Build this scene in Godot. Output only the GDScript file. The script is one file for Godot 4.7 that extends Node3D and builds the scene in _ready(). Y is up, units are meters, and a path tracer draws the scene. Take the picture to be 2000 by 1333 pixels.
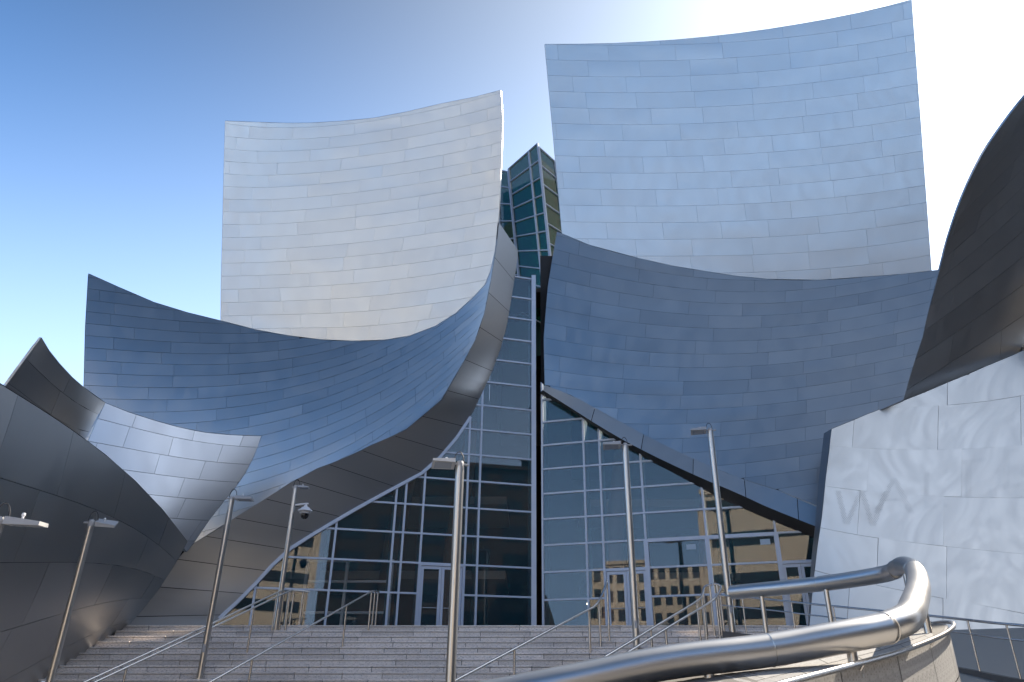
extends Node3D
# An entrance of curved steel sails over stone steps. World: metres, y up, the lower pavement at y = 0, the landing at y = 3.32.

const LANDING := 3.32
const EDGE_Z := -20.65
const RISE := 0.15
const GOING := 0.33
const SUN_AZIMUTH := 56.0
const SUN_HEIGHT := 40.0
const EYE := Vector3(0, 1.6, 0)

const RIGHT_TOWER_NET := [
	Vector3(0.520, 32.901, -26.100), Vector3(6.727, 32.932, -26.200), Vector3(12.815, 32.983, -25.800), Vector3(18.551, 33.087, -24.700),
	Vector3(1.068, 25.848, -27.500), Vector3(6.991, 25.885, -27.600), Vector3(12.773, 25.962, -27.200), Vector3(18.283, 26.150, -26.300),
	Vector3(1.604, 19.026, -28.600), Vector3(7.323, 19.115, -28.800), Vector3(12.807, 19.128, -28.500), Vector3(17.982, 19.437, -27.700)]
const RIGHT_TOWER_TRIM := [
	Vector2(-0.0024, 0.1268), Vector2(0.1888, 0.1167), Vector2(0.3577, 0.1054), Vector2(0.5268, 0.0916),
	Vector2(0.6955, 0.0769), Vector2(0.8630, 0.0649), Vector2(1.0022, 0.0540), Vector2(0.9996, 0.3058),
	Vector2(0.9964, 0.5526), Vector2(0.9936, 0.7243), Vector2(0.9904, 0.8929), Vector2(0.9868, 1.0582),
	Vector2(0.9816, 1.2242), Vector2(0.8456, 1.1953), Vector2(0.7100, 1.1785), Vector2(0.5746, 1.1703),
	Vector2(0.4396, 1.1678), Vector2(0.2886, 1.1591), Vector2(0.1398, 1.1509), Vector2(-0.0060, 1.1403),
	Vector2(-0.0049, 0.8418), Vector2(-0.0027, 0.5159), Vector2(-0.0024, 0.3229)]
const LEFT_TOWER_NET := [
	Vector3(-15.660, 28.425, -28.300), Vector3(-11.179, 28.463, -28.700), Vector3(-6.312, 28.590, -28.000), Vector3(-1.440, 28.770, -26.600),
	Vector3(-15.379, 23.581, -29.700), Vector3(-11.281, 23.758, -29.800), Vector3(-6.133, 23.949, -29.100), Vector3(-1.564, 24.023, -27.900),
	Vector3(-14.962, 18.639, -30.800), Vector3(-10.884, 18.779, -30.800), Vector3(-6.714, 18.764, -30.200), Vector3(-1.948, 19.003, -29.200)]
const LEFT_TOWER_TRIM := [
	Vector2(0.0040, 0.0531), Vector2(0.1196, 0.0399), Vector2(0.2324, 0.0390), Vector2(0.3186, 0.0409),
	Vector2(0.4276, 0.0440), Vector2(0.5466, 0.0499), Vector2(0.6644, 0.0457), Vector2(0.7823, 0.0406),
	Vector2(0.9004, 0.0493), Vector2(0.9923, 0.0508), Vector2(1.0010, 0.2116), Vector2(1.0034, 0.3892),
	Vector2(1.0069, 0.6193), Vector2(1.0101, 0.8074), Vector2(1.0051, 0.9631), Vector2(1.0069, 1.1006),
	Vector2(1.0157, 1.3314), Vector2(0.8497, 1.2775), Vector2(0.5803, 1.2488), Vector2(0.2339, 1.2539),
	Vector2(0.0009, 1.2476), Vector2(-0.0010, 0.9241), Vector2(0.0002, 0.6881), Vector2(0.0016, 0.4469)]
const RIGHT_WING_NET := [
	Vector3(1.078, 21.690, -28.300), Vector3(6.769, 19.925, -28.200), Vector3(12.239, 19.522, -28.000), Vector3(18.162, 20.357, -27.200),
	Vector3(0.401, 12.827, -26.400), Vector3(5.289, 12.189, -26.000), Vector3(10.154, 12.402, -25.800), Vector3(14.881, 13.188, -25.500),
	Vector3(0.280, 6.370, -25.500), Vector3(4.148, 5.902, -24.300), Vector3(8.335, 6.116, -23.300), Vector3(11.749, 6.644, -22.800)]
const RIGHT_WING_TRIM := [
	Vector2(0.0068, 0.0352), Vector2(0.0902, 0.0494), Vector2(0.2261, 0.0560), Vector2(0.4064, 0.0676),
	Vector2(0.5739, 0.0898), Vector2(0.7110, 0.1079), Vector2(0.8439, 0.1250), Vector2(1.0142, 0.1631),
	Vector2(0.9958, 0.4149), Vector2(0.9574, 0.6250), Vector2(0.8628, 0.6511), Vector2(0.7599, 0.6790),
	Vector2(0.7411, 0.8289), Vector2(0.7286, 0.9238), Vector2(0.6165, 0.8494), Vector2(0.5136, 0.7941),
	Vector2(0.3565, 0.6959), Vector2(0.2160, 0.6090), Vector2(0.0781, 0.5366), Vector2(0.0063, 0.5173),
	Vector2(-0.0036, 0.3769), Vector2(-0.0031, 0.2181)]
const RIGHT_BAND_UPPER := [
	Vector3(0.478, 12.542, -26.341), Vector3(1.548, 12.008, -26.152), Vector3(2.523, 11.345, -25.937), Vector3(3.460, 10.692, -25.708),
	Vector3(4.365, 10.062, -25.463), Vector3(5.248, 9.476, -25.202), Vector3(6.114, 8.941, -24.923), Vector3(6.954, 8.443, -24.624),
	Vector3(7.797, 8.037, -24.324), Vector3(8.601, 7.640, -24.000), Vector3(9.346, 7.225, -23.644), Vector3(10.076, 6.865, -23.290)]
const RIGHT_BAND_LOWER := [
	Vector3(0.393, 12.214, -26.061), Vector3(1.385, 11.456, -25.872), Vector3(2.337, 10.710, -25.657), Vector3(3.273, 10.019, -25.428),
	Vector3(4.202, 9.398, -25.183), Vector3(5.112, 8.827, -24.922), Vector3(5.995, 8.292, -24.643), Vector3(6.854, 7.801, -24.344),
	Vector3(7.653, 7.285, -24.044), Vector3(8.433, 6.824, -23.720), Vector3(9.171, 6.384, -23.364), Vector3(9.875, 5.966, -23.010)]
const RIGHT_SOFFIT_BACK := [
	Vector3(0.243, 12.443, -26.975), Vector3(1.399, 11.660, -26.643), Vector3(2.429, 10.782, -26.347), Vector3(3.440, 9.983, -26.057),
	Vector3(4.433, 9.259, -25.772), Vector3(5.394, 8.576, -25.496), Vector3(6.324, 7.935, -25.229), Vector3(7.247, 7.369, -24.964),
	Vector3(8.162, 6.870, -24.702), Vector3(9.050, 6.401, -24.447), Vector3(9.901, 5.936, -24.203), Vector3(10.714, 5.473, -23.969)]
const LEFT_WING_NET := [
	Vector3(-17.626, 16.994, -24.800), Vector3(-12.496, 16.640, -25.800), Vector3(-6.842, 17.425, -26.300), Vector3(-1.214, 21.109, -25.600),
	Vector3(-15.256, 10.380, -23.300), Vector3(-10.687, 10.700, -23.900), Vector3(-6.053, 12.454, -24.800), Vector3(-1.500, 16.640, -25.800),
	Vector3(-14.054, 5.339, -23.300), Vector3(-9.948, 5.760, -23.500), Vector3(-5.288, 8.246, -23.900), Vector3(-1.626, 13.605, -25.700)]
const LEFT_WING_TRIM := [
	Vector2(0.0009, 0.0273), Vector2(0.0757, 0.0614), Vector2(0.1627, 0.1028), Vector2(0.2415, 0.1300),
	Vector2(0.3193, 0.1554), Vector2(0.4025, 0.1949), Vector2(0.4740, 0.2300), Vector2(0.5519, 0.2731),
	Vector2(0.6309, 0.3222), Vector2(0.7051, 0.3747), Vector2(0.7684, 0.4181), Vector2(0.8337, 0.4475),
	Vector2(0.8877, 0.4550), Vector2(0.9360, 0.4399), Vector2(0.9680, 0.4220), Vector2(0.9804, 0.3700),
	Vector2(0.9880, 0.2828), Vector2(0.9907, 0.1907), Vector2(0.9914, 0.1198), Vector2(0.9914, 0.2359),
	Vector2(0.9837, 0.4213), Vector2(0.9701, 0.6047), Vector2(0.9437, 0.7296), Vector2(0.9071, 0.7974),
	Vector2(0.8397, 0.8933), Vector2(0.8064, 0.8907), Vector2(0.7474, 0.8909), Vector2(0.6656, 0.8530),
	Vector2(0.5440, 0.8315), Vector2(0.4851, 0.8436), Vector2(0.3924, 0.8918), Vector2(0.3403, 0.9211),
	Vector2(0.2840, 0.9574), Vector2(0.1945, 0.9596), Vector2(0.0091, 0.9555), Vector2(0.0059, 0.6645),
	Vector2(0.0018, 0.4330), Vector2(-0.0007, 0.2254)]
const LEFT_BAND_INNER := [
	Vector3(-1.434, 19.764, -25.697), Vector3(-1.533, 18.349, -25.746), Vector3(-1.693, 16.974, -25.757), Vector3(-1.874, 15.619, -25.696),
	Vector3(-2.159, 14.298, -25.521), Vector3(-2.594, 13.063, -25.230), Vector3(-3.046, 11.901, -24.907), Vector3(-3.611, 10.918, -24.602),
	Vector3(-4.315, 10.138, -24.354), Vector3(-5.138, 9.603, -24.170), Vector3(-5.975, 9.147, -24.020), Vector3(-6.791, 8.705, -23.880),
	Vector3(-7.573, 8.249, -23.745), Vector3(-8.286, 7.725, -23.638), Vector3(-8.962, 7.190, -23.548), Vector3(-9.638, 6.683, -23.481),
	Vector3(-10.341, 6.225, -23.465), Vector3(-10.910, 5.656, -23.421), Vector3(-11.338, 5.005, -23.330), Vector3(-11.611, 4.301, -23.145),
	Vector3(-11.786, 3.590, -22.914), Vector3(-12.059, 2.944, -22.800)]
const LEFT_BAND_OUTER := [
	Vector3(-0.622, 19.046, -26.807), Vector3(-0.737, 17.770, -26.774), Vector3(-0.890, 16.540, -26.730), Vector3(-1.048, 15.355, -26.685),
	Vector3(-1.291, 14.225, -26.615), Vector3(-1.613, 13.155, -26.523), Vector3(-1.991, 12.147, -26.414), Vector3(-2.372, 11.182, -26.305),
	Vector3(-2.849, 10.311, -26.168), Vector3(-3.394, 9.526, -26.012), Vector3(-4.013, 8.862, -25.834), Vector3(-4.736, 8.373, -25.627),
	Vector3(-5.438, 7.898, -25.425), Vector3(-6.113, 7.427, -25.231), Vector3(-6.759, 6.957, -25.046), Vector3(-7.381, 6.491, -24.869),
	Vector3(-7.972, 6.023, -24.698), Vector3(-8.447, 5.462, -24.561), Vector3(-8.858, 4.871, -24.443), Vector3(-9.282, 4.319, -24.322),
	Vector3(-9.720, 3.804, -24.208), Vector3(-10.016, 3.253, -23.900)]
const PALE_SAIL_NET := [
	Vector3(-11.613, 8.975, -18.400), Vector3(-10.664, 8.833, -19.400), Vector3(-9.714, 8.878, -20.600), Vector3(-8.506, 9.237, -22.200),
	Vector3(-11.681, 6.774, -17.900), Vector3(-10.495, 6.856, -18.900), Vector3(-9.631, 7.000, -20.100), Vector3(-8.856, 7.294, -21.600),
	Vector3(-11.625, 4.815, -17.500), Vector3(-10.324, 4.943, -18.400), Vector3(-9.776, 5.065, -19.500), Vector3(-9.456, 5.268, -20.800)]
const PALE_SAIL_TRIM := [
	Vector2(0.0354, 0.0464), Vector2(0.1815, 0.0579), Vector2(0.3483, 0.0615), Vector2(0.5161, 0.0665),
	Vector2(0.6769, 0.0678), Vector2(0.8404, 0.0581), Vector2(0.9904, 0.0498), Vector2(1.0011, 0.2398),
	Vector2(1.0040, 0.3901), Vector2(0.9934, 0.5218), Vector2(0.9773, 0.6068), Vector2(0.9574, 0.7733),
	Vector2(0.9642, 0.9630), Vector2(0.9644, 1.0067), Vector2(0.8909, 0.9706), Vector2(0.6061, 0.8008),
	Vector2(0.4074, 0.6334), Vector2(0.1641, 0.4481), Vector2(0.0408, 0.3660)]
const DARK_PEAK_NET := [
	Vector3(-11.847, 9.461, -15.400), Vector3(-11.770, 9.261, -16.400), Vector3(-11.706, 9.114, -17.500), Vector3(-11.506, 8.905, -18.600),
	Vector3(-12.173, 8.341, -15.700), Vector3(-12.152, 8.226, -16.700), Vector3(-11.924, 8.024, -17.600), Vector3(-11.472, 7.952, -18.300),
	Vector3(-13.004, 7.208, -16.600), Vector3(-12.512, 7.149, -17.200), Vector3(-12.094, 7.075, -17.800), Vector3(-11.540, 7.063, -18.200)]
const DARK_PEAK_TRIM := [
	Vector2(0.1303, -0.0028), Vector2(0.2550, 0.0389), Vector2(0.4042, 0.0627), Vector2(0.5797, 0.0820),
	Vector2(0.7276, 0.0873), Vector2(0.9758, 0.0874), Vector2(0.9404, 0.6888), Vector2(0.9528, 0.9240),
	Vector2(0.5604, 1.0361), Vector2(-0.0658, 0.7859), Vector2(-0.0036, 0.5800), Vector2(0.0684, 0.3215)]
const NEAR_LEFT_NET := [
	Vector3(-10.116, 7.019, -11.600), Vector3(-10.252, 7.020, -14.000), Vector3(-9.967, 6.639, -17.000), Vector3(-9.450, 5.444, -20.400),
	Vector3(-10.058, 3.234, -10.550), Vector3(-10.176, 3.235, -13.600), Vector3(-10.134, 3.920, -17.000), Vector3(-10.055, 4.272, -20.650),
	Vector3(-10.900, -0.050, -9.500), Vector3(-10.900, -0.050, -13.200), Vector3(-10.900, 1.500, -17.000), Vector3(-10.900, 3.200, -20.900)]
const RIGHT_DARK_NET := [
	Vector3(21.636, 25.688, -22.000), Vector3(22.761, 26.949, -21.800), Vector3(23.920, 28.248, -21.600), Vector3(24.880, 29.326, -21.200),
	Vector3(18.835, 21.088, -26.600), Vector3(20.800, 22.874, -26.600), Vector3(23.256, 25.270, -26.600), Vector3(26.102, 28.154, -26.600),
	Vector3(15.020, 12.114, -28.200), Vector3(17.890, 13.778, -29.200), Vector3(21.349, 15.801, -30.400), Vector3(25.478, 18.291, -31.600)]
const RIGHT_DARK_TRIM := [
	Vector2(0.0097, 0.9815), Vector2(0.0291, 0.9417), Vector2(0.0472, 0.8997), Vector2(0.0621, 0.8542),
	Vector2(0.0719, 0.8005), Vector2(0.0743, 0.7413), Vector2(0.0692, 0.6880), Vector2(0.0593, 0.6511),
	Vector2(0.0481, 0.6241), Vector2(0.0381, 0.5939), Vector2(0.0257, 0.5534), Vector2(0.0095, 0.5078),
	Vector2(-0.0065, 0.4614), Vector2(-0.0199, 0.4152), Vector2(-0.0328, 0.3684), Vector2(-0.0400, 0.3255),
	Vector2(-0.0275, 0.2914), Vector2(0.0072, 0.2660), Vector2(0.0517, 0.2457), Vector2(0.1022, 0.2291),
	Vector2(0.1673, 0.2197), Vector2(0.2462, 0.2184), Vector2(0.3362, 0.2263), Vector2(0.4309, 0.2409),
	Vector2(0.5235, 0.2579), Vector2(0.6135, 0.2764), Vector2(0.6991, 0.2957), Vector2(0.7779, 0.3134),
	Vector2(0.8000, -0.0300), Vector2(1.4000, -0.0200), Vector2(1.4000, 1.0000), Vector2(0.9408, 0.5363),
	Vector2(0.9960, 0.6796), Vector2(1.0235, 0.7930), Vector2(1.0386, 0.8890), Vector2(1.0469, 0.9732),
	Vector2(1.0511, 1.0485), Vector2(0.8262, 1.0276), Vector2(0.6064, 1.0170), Vector2(0.3350, 1.0042),
	Vector2(0.0170, 0.9867)]
const BRIGHT_WALL_NET := [
	Vector3(11.277, 12.882, -24.600), Vector3(14.977, 14.098, -27.000), Vector3(19.712, 15.680, -29.600), Vector3(25.371, 17.934, -32.000),
	Vector3(9.126, 7.537, -22.400), Vector3(11.687, 7.525, -23.300), Vector3(14.671, 7.633, -24.200), Vector3(17.976, 7.832, -25.000),
	Vector3(7.198, 3.259, -20.400), Vector3(8.929, 2.614, -19.800), Vector3(10.613, 2.082, -19.400), Vector3(12.287, 1.529, -19.200)]
const BRIGHT_WALL_TRIM := [
	Vector2(0.0010, 0.2861), Vector2(0.1949, 0.2196), Vector2(0.3538, 0.1738), Vector2(0.5527, 0.1167),
	Vector2(0.7342, 0.0740), Vector2(0.8894, 0.0487), Vector2(1.0199, 0.0314), Vector2(1.0212, 0.2163),
	Vector2(1.0243, 0.3846), Vector2(1.0292, 0.5398), Vector2(1.0241, 0.6586), Vector2(1.0208, 0.7736),
	Vector2(1.0195, 0.8862), Vector2(1.0207, 0.9982), Vector2(0.6667, 1.0027), Vector2(0.3335, 1.0030),
	Vector2(0.0020, 0.9994), Vector2(-0.0064, 0.8348), Vector2(-0.0079, 0.7272), Vector2(-0.0033, 0.6165),
	Vector2(-0.0048, 0.4662)]
var rng := RandomNumberGenerator.new()
var used := {}
var steel: Array[StandardMaterial3D] = []
var shaded_steel: Array[StandardMaterial3D] = []
var satin: Array[StandardMaterial3D] = []
var brightened_steel: Array[StandardMaterial3D] = []
var stone: Array[StandardMaterial3D] = []
var M := {}


# ---------------------------------------------------------------- names and things

func numbered(parent: Node, called: String) -> String:
	var key := str(parent.get_instance_id()) + called
	var n: int = used.get(key, 0)
	used[key] = n + 1
	return called if n == 0 else "%s_%03d" % [called, n]


func thing(called: String, label: String, category: String, at := Vector3.ZERO, group := "") -> Node3D:
	var o := Node3D.new()
	o.name = numbered(self, called)
	add_child(o)
	o.position = at
	o.set_meta("label", label)
	o.set_meta("category", category)
	o.set_meta("kind", "thing")
	if group:
		o.set_meta("group", group)
	return o


func part(parent: Node3D, called: String, mesh: Mesh, mat: Material) -> MeshInstance3D:
	var o := MeshInstance3D.new()
	o.name = numbered(parent, called)
	o.mesh = mesh
	o.material_override = mat
	parent.add_child(o)
	return o


func setting(called: String, mesh: Mesh, mat: Material) -> MeshInstance3D:
	var o := part(self, called, mesh, mat)
	o.set_meta("kind", "structure")
	return o


# ---------------------------------------------------------------- shapes

func begin() -> SurfaceTool:
	var st := SurfaceTool.new()
	st.begin(Mesh.PRIMITIVE_TRIANGLES)
	return st


func tri(st: SurfaceTool, a: Vector3, b: Vector3, c: Vector3, na: Vector3, nb: Vector3, nc: Vector3, ua := Vector2.ZERO, ub := Vector2.ZERO, uc := Vector2.ZERO) -> void:
	if (c - a).cross(b - a).dot(na + nb + nc) < 0.0:
		var t := b; b = c; c = t
		var n := nb; nb = nc; nc = n
		var u := ub; ub = uc; uc = u
	st.set_normal(na); st.set_uv(ua); st.add_vertex(a)
	st.set_normal(nb); st.set_uv(ub); st.add_vertex(b)
	st.set_normal(nc); st.set_uv(uc); st.add_vertex(c)


func face(st: SurfaceTool, a: Vector3, b: Vector3, c: Vector3, d: Vector3, n: Vector3, wide := 1.0, high := 1.0) -> void:
	tri(st, a, b, c, n, n, n, Vector2(0, 0), Vector2(wide, 0), Vector2(wide, high))
	tri(st, a, c, d, n, n, n, Vector2(0, 0), Vector2(wide, high), Vector2(0, high))


func box(st: SurfaceTool, lo: Vector3, hi: Vector3, at := Transform3D()) -> void:
	var s := hi - lo
	for axis in 3:
		var p := (axis + 1) % 3
		var q := (axis + 2) % 3
		for side in 2:
			var n := Vector3.ZERO
			n[axis] = 1.0 if side else -1.0
			var a := lo
			a[axis] = hi[axis] if side else lo[axis]
			var b := a; b[p] = hi[p]
			var c := b; c[q] = hi[q]
			var d := a; d[q] = hi[q]
			face(st, at * a, at * b, at * c, at * d, (at.basis * n).normalized(), s[p], s[q])


func soft_box(st: SurfaceTool, lo: Vector3, hi: Vector3, r: float, at := Transform3D()) -> void:
	# a box with chamfered edges
	var cn := []
	for axis in 3:
		var p := (axis + 1) % 3
		var q := (axis + 2) % 3
		for side in 2:
			var n := Vector3.ZERO
			n[axis] = 1.0 if side else -1.0
			var pts := []
			for k in 4:
				var a := Vector3.ZERO
				a[axis] = hi[axis] if side else lo[axis]
				a[p] = hi[p] - r if k in [1, 2] else lo[p] + r
				a[q] = hi[q] - r if k in [2, 3] else lo[q] + r
				pts.append(at * a)
			face(st, pts[0], pts[1], pts[2], pts[3], (at.basis * n).normalized(), hi[p] - lo[p], hi[q] - lo[q])
	for axis in 3:
		var p := (axis + 1) % 3
		var q := (axis + 2) % 3
		for sp in [-1.0, 1.0]:
			for sq in [-1.0, 1.0]:
				var n := Vector3.ZERO
				n[p] = sp; n[q] = sq
				var ends := []
				for e in [lo[axis] + r, hi[axis] - r]:
					var a := Vector3.ZERO; a[axis] = e; a[p] = hi[p] if sp > 0 else lo[p]; a[q] = hi[q] - r if sq > 0 else lo[q] + r
					var b := Vector3.ZERO; b[axis] = e; b[p] = hi[p] - r if sp > 0 else lo[p] + r; b[q] = hi[q] if sq > 0 else lo[q]
					ends.append(at * a); ends.append(at * b)
				face(st, ends[0], ends[1], ends[3], ends[2], (at.basis * n).normalized())
	for sx in [-1.0, 1.0]:
		for sy in [-1.0, 1.0]:
			for sz in [-1.0, 1.0]:
				var s := Vector3(sx, sy, sz)
				var v := []
				for axis in 3:
					var a := Vector3.ZERO
					for k in 3:
						var edge: float = hi[k] if s[k] > 0 else lo[k]
						a[k] = edge if k == axis else edge - s[k] * r
					v.append(at * a)
				var n := (at.basis * s).normalized()
				tri(st, v[0], v[1], v[2], n, n, n)


func bar(st: SurfaceTool, a: Vector3, b: Vector3, wide: float, deep: float, out := Vector3.BACK) -> void:
	# a straight bar of rectangular section from a to b; deep is measured along out
	var along := (b - a).normalized()
	var across := along.cross(out).normalized()
	var up := across.cross(along).normalized()
	var t := Transform3D(Basis(across, along, up), a)
	box(st, Vector3(-wide / 2, 0, -deep / 2), Vector3(wide / 2, a.distance_to(b), deep / 2), t)


func tube(st: SurfaceTool, pts: Array, r: float, sides := 16, closed_ends := true, r_end := -1.0) -> void:
	var n := pts.size()
	var side := Vector3.ZERO
	var rings := []
	for i in n:
		var p: Vector3 = pts[i]
		var ahead: Vector3 = pts[mini(i + 1, n - 1)] - pts[maxi(i - 1, 0)]
		ahead = ahead.normalized()
		if side == Vector3.ZERO:
			side = ahead.cross(Vector3.UP if absf(ahead.y) < 0.9 else Vector3.RIGHT).normalized()
		side = (side - ahead * side.dot(ahead)).normalized()
		var up := side.cross(ahead)
		var rr := r if r_end < 0.0 else lerpf(r, r_end, float(i) / (n - 1))
		var ring := []
		for k in sides + 1:
			var w := TAU * k / sides
			var d := side * cos(w) + up * sin(w)
			ring.append([p + d * rr, d])
		rings.append(ring)
	var run := 0.0
	for i in n - 1:
		var step: float = pts[i].distance_to(pts[i + 1])
		for k in sides:
			var a = rings[i][k]
			var b = rings[i][k + 1]
			var c = rings[i + 1][k + 1]
			var d = rings[i + 1][k]
			var u0 := float(k) / sides
			var u1 := float(k + 1) / sides
			tri(st, a[0], b[0], c[0], a[1], b[1], c[1], Vector2(u0, run), Vector2(u1, run), Vector2(u1, run + step))
			tri(st, a[0], c[0], d[0], a[1], c[1], d[1], Vector2(u0, run), Vector2(u1, run + step), Vector2(u0, run + step))
		run += step
	if closed_ends:
		for e in [0, n - 1]:
			var out: Vector3 = (pts[0] - pts[1]).normalized() if e == 0 else (pts[n - 1] - pts[n - 2]).normalized()
			for k in sides:
				tri(st, pts[e], rings[e][k][0], rings[e][k + 1][0], out, out, out)


func lathe(st: SurfaceTool, profile: Array, at: Vector3, sides := 24) -> void:
	# profile: Vector2(radius, height) from the top down
	for i in profile.size() - 1:
		var a: Vector2 = profile[i]
		var b: Vector2 = profile[i + 1]
		var slope := Vector2(-(b.y - a.y), b.x - a.x).normalized()
		for k in sides:
			var w0 := TAU * k / sides
			var w1 := TAU * (k + 1) / sides
			var d0 := Vector3(cos(w0), 0, sin(w0))
			var d1 := Vector3(cos(w1), 0, sin(w1))
			var n0 := d0 * slope.x + Vector3.UP * slope.y
			var n1 := d1 * slope.x + Vector3.UP * slope.y
			var p := [at + d0 * a.x + Vector3.UP * a.y, at + d1 * a.x + Vector3.UP * a.y, at + d1 * b.x + Vector3.UP * b.y, at + d0 * b.x + Vector3.UP * b.y]
			if a.x > 0.0005:
				tri(st, p[0], p[1], p[2], n0, n1, n1)
			if b.x > 0.0005:
				tri(st, p[0], p[2], p[3], n0, n1, n0)


func curve(pts: Array, steps := 6) -> Array:
	# a smooth line through the points
	var out := []
	for i in pts.size() - 1:
		var b: Vector3 = pts[i]
		var c: Vector3 = pts[i + 1]
		var a: Vector3 = pts[i - 1] if i else b * 2.0 - c
		var d: Vector3 = pts[i + 2] if i + 2 < pts.size() else c * 2.0 - b
		for k in steps:
			out.append(b.cubic_interpolate(c, a, d, float(k) / steps))
	out.append(pts[-1])
	return out


# ---------------------------------------------------------------- curved surfaces

class Sheet:
	# a curved surface through a net of 4 x 3 points; v runs down
	var p: Array
	var sign := 1.0
	var width := 1.0
	var height := 1.0
	func _init(net: Array, outside: Vector3):
		p = net
		var c := at(0.5, 0.5)
		if raw(0.5, 0.5).dot(outside - c) < 0.0:
			sign = -1.0
		width = at(0, 0.5).distance_to(at(0.5, 0.5)) + at(0.5, 0.5).distance_to(at(1, 0.5))
		height = at(0.5, 0).distance_to(at(0.5, 0.5)) + at(0.5, 0.5).distance_to(at(0.5, 1))
	func at(u: float, v: float) -> Vector3:
		var a := -4.5 * (u - 1.0 / 3) * (u - 2.0 / 3) * (u - 1.0)
		var b := 13.5 * u * (u - 2.0 / 3) * (u - 1.0)
		var c := -13.5 * u * (u - 1.0 / 3) * (u - 1.0)
		var d := 4.5 * u * (u - 1.0 / 3) * (u - 2.0 / 3)
		var r0: Vector3 = p[0] * a + p[1] * b + p[2] * c + p[3] * d
		var r1: Vector3 = p[4] * a + p[5] * b + p[6] * c + p[7] * d
		var r2: Vector3 = p[8] * a + p[9] * b + p[10] * c + p[11] * d
		return r0 * (2.0 * (v - 0.5) * (v - 1.0)) + r1 * (4.0 * v * (1.0 - v)) + r2 * (2.0 * v * (v - 0.5))
	func raw(u: float, v: float) -> Vector3:
		return (at(u + 0.002, v) - at(u - 0.002, v)).cross(at(u, v + 0.002) - at(u, v - 0.002)).normalized()
	func out(u: float, v: float) -> Vector3:
		return raw(u, v) * sign


func clipped(poly: PackedVector2Array, trim: PackedVector2Array) -> Array:
	var res := []
	for q in Geometry2D.intersect_polygons(poly, trim):
		if q.size() >= 3 and not Geometry2D.is_polygon_clockwise(q):
			res.append(q)
		elif q.size() >= 3:
			q.reverse()
			res.append(q)
	return res


func rect(a: Vector2, b: Vector2) -> PackedVector2Array:
	return PackedVector2Array([a, Vector2(b.x, a.y), b, Vector2(a.x, b.y)])


func sheet_piece(st: SurfaceTool, s: Sheet, poly: PackedVector2Array, off: float, tilt: Vector2, mid: Vector2, base: Vector3, uv_shift: Vector2, flip := false, bulge := Vector2.ZERO, half := Vector2.ONE) -> void:
	var idx := Geometry2D.triangulate_polygon(poly)
	var pos := []
	var nor := []
	for q in poly:
		var n := s.out(q.x, q.y)
		var lean := (q - mid) * Vector2(s.width, s.height)
		pos.append(s.at(q.x, q.y) + n * (off + lean.dot(tilt)) - base)
		var du := (s.at(q.x + 0.002, q.y) - s.at(q.x - 0.002, q.y)).normalized()
		var dv := (s.at(q.x, q.y + 0.002) - s.at(q.x, q.y - 0.002)).normalized()
		var bend := tilt + bulge * (q - mid) / half
		n = (n - du * bend.x - dv * bend.y).normalized()
		nor.append(-n if flip else n)
	for t in range(0, idx.size(), 3):
		var i := idx[t]
		var j := idx[t + 1]
		var k := idx[t + 2]
		var m := Vector2(s.width, s.height)
		tri(st, pos[i], pos[j], pos[k], nor[i], nor[j], nor[k], poly[i] * m + uv_shift, poly[j] * m + uv_shift, poly[k] * m + uv_shift)


func spread(q: PackedVector2Array) -> float:
	var area := 0.0
	for k in q.size():
		area += q[k].cross(q[(k + 1) % q.size()]) / 2.0
	return absf(area)


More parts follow.
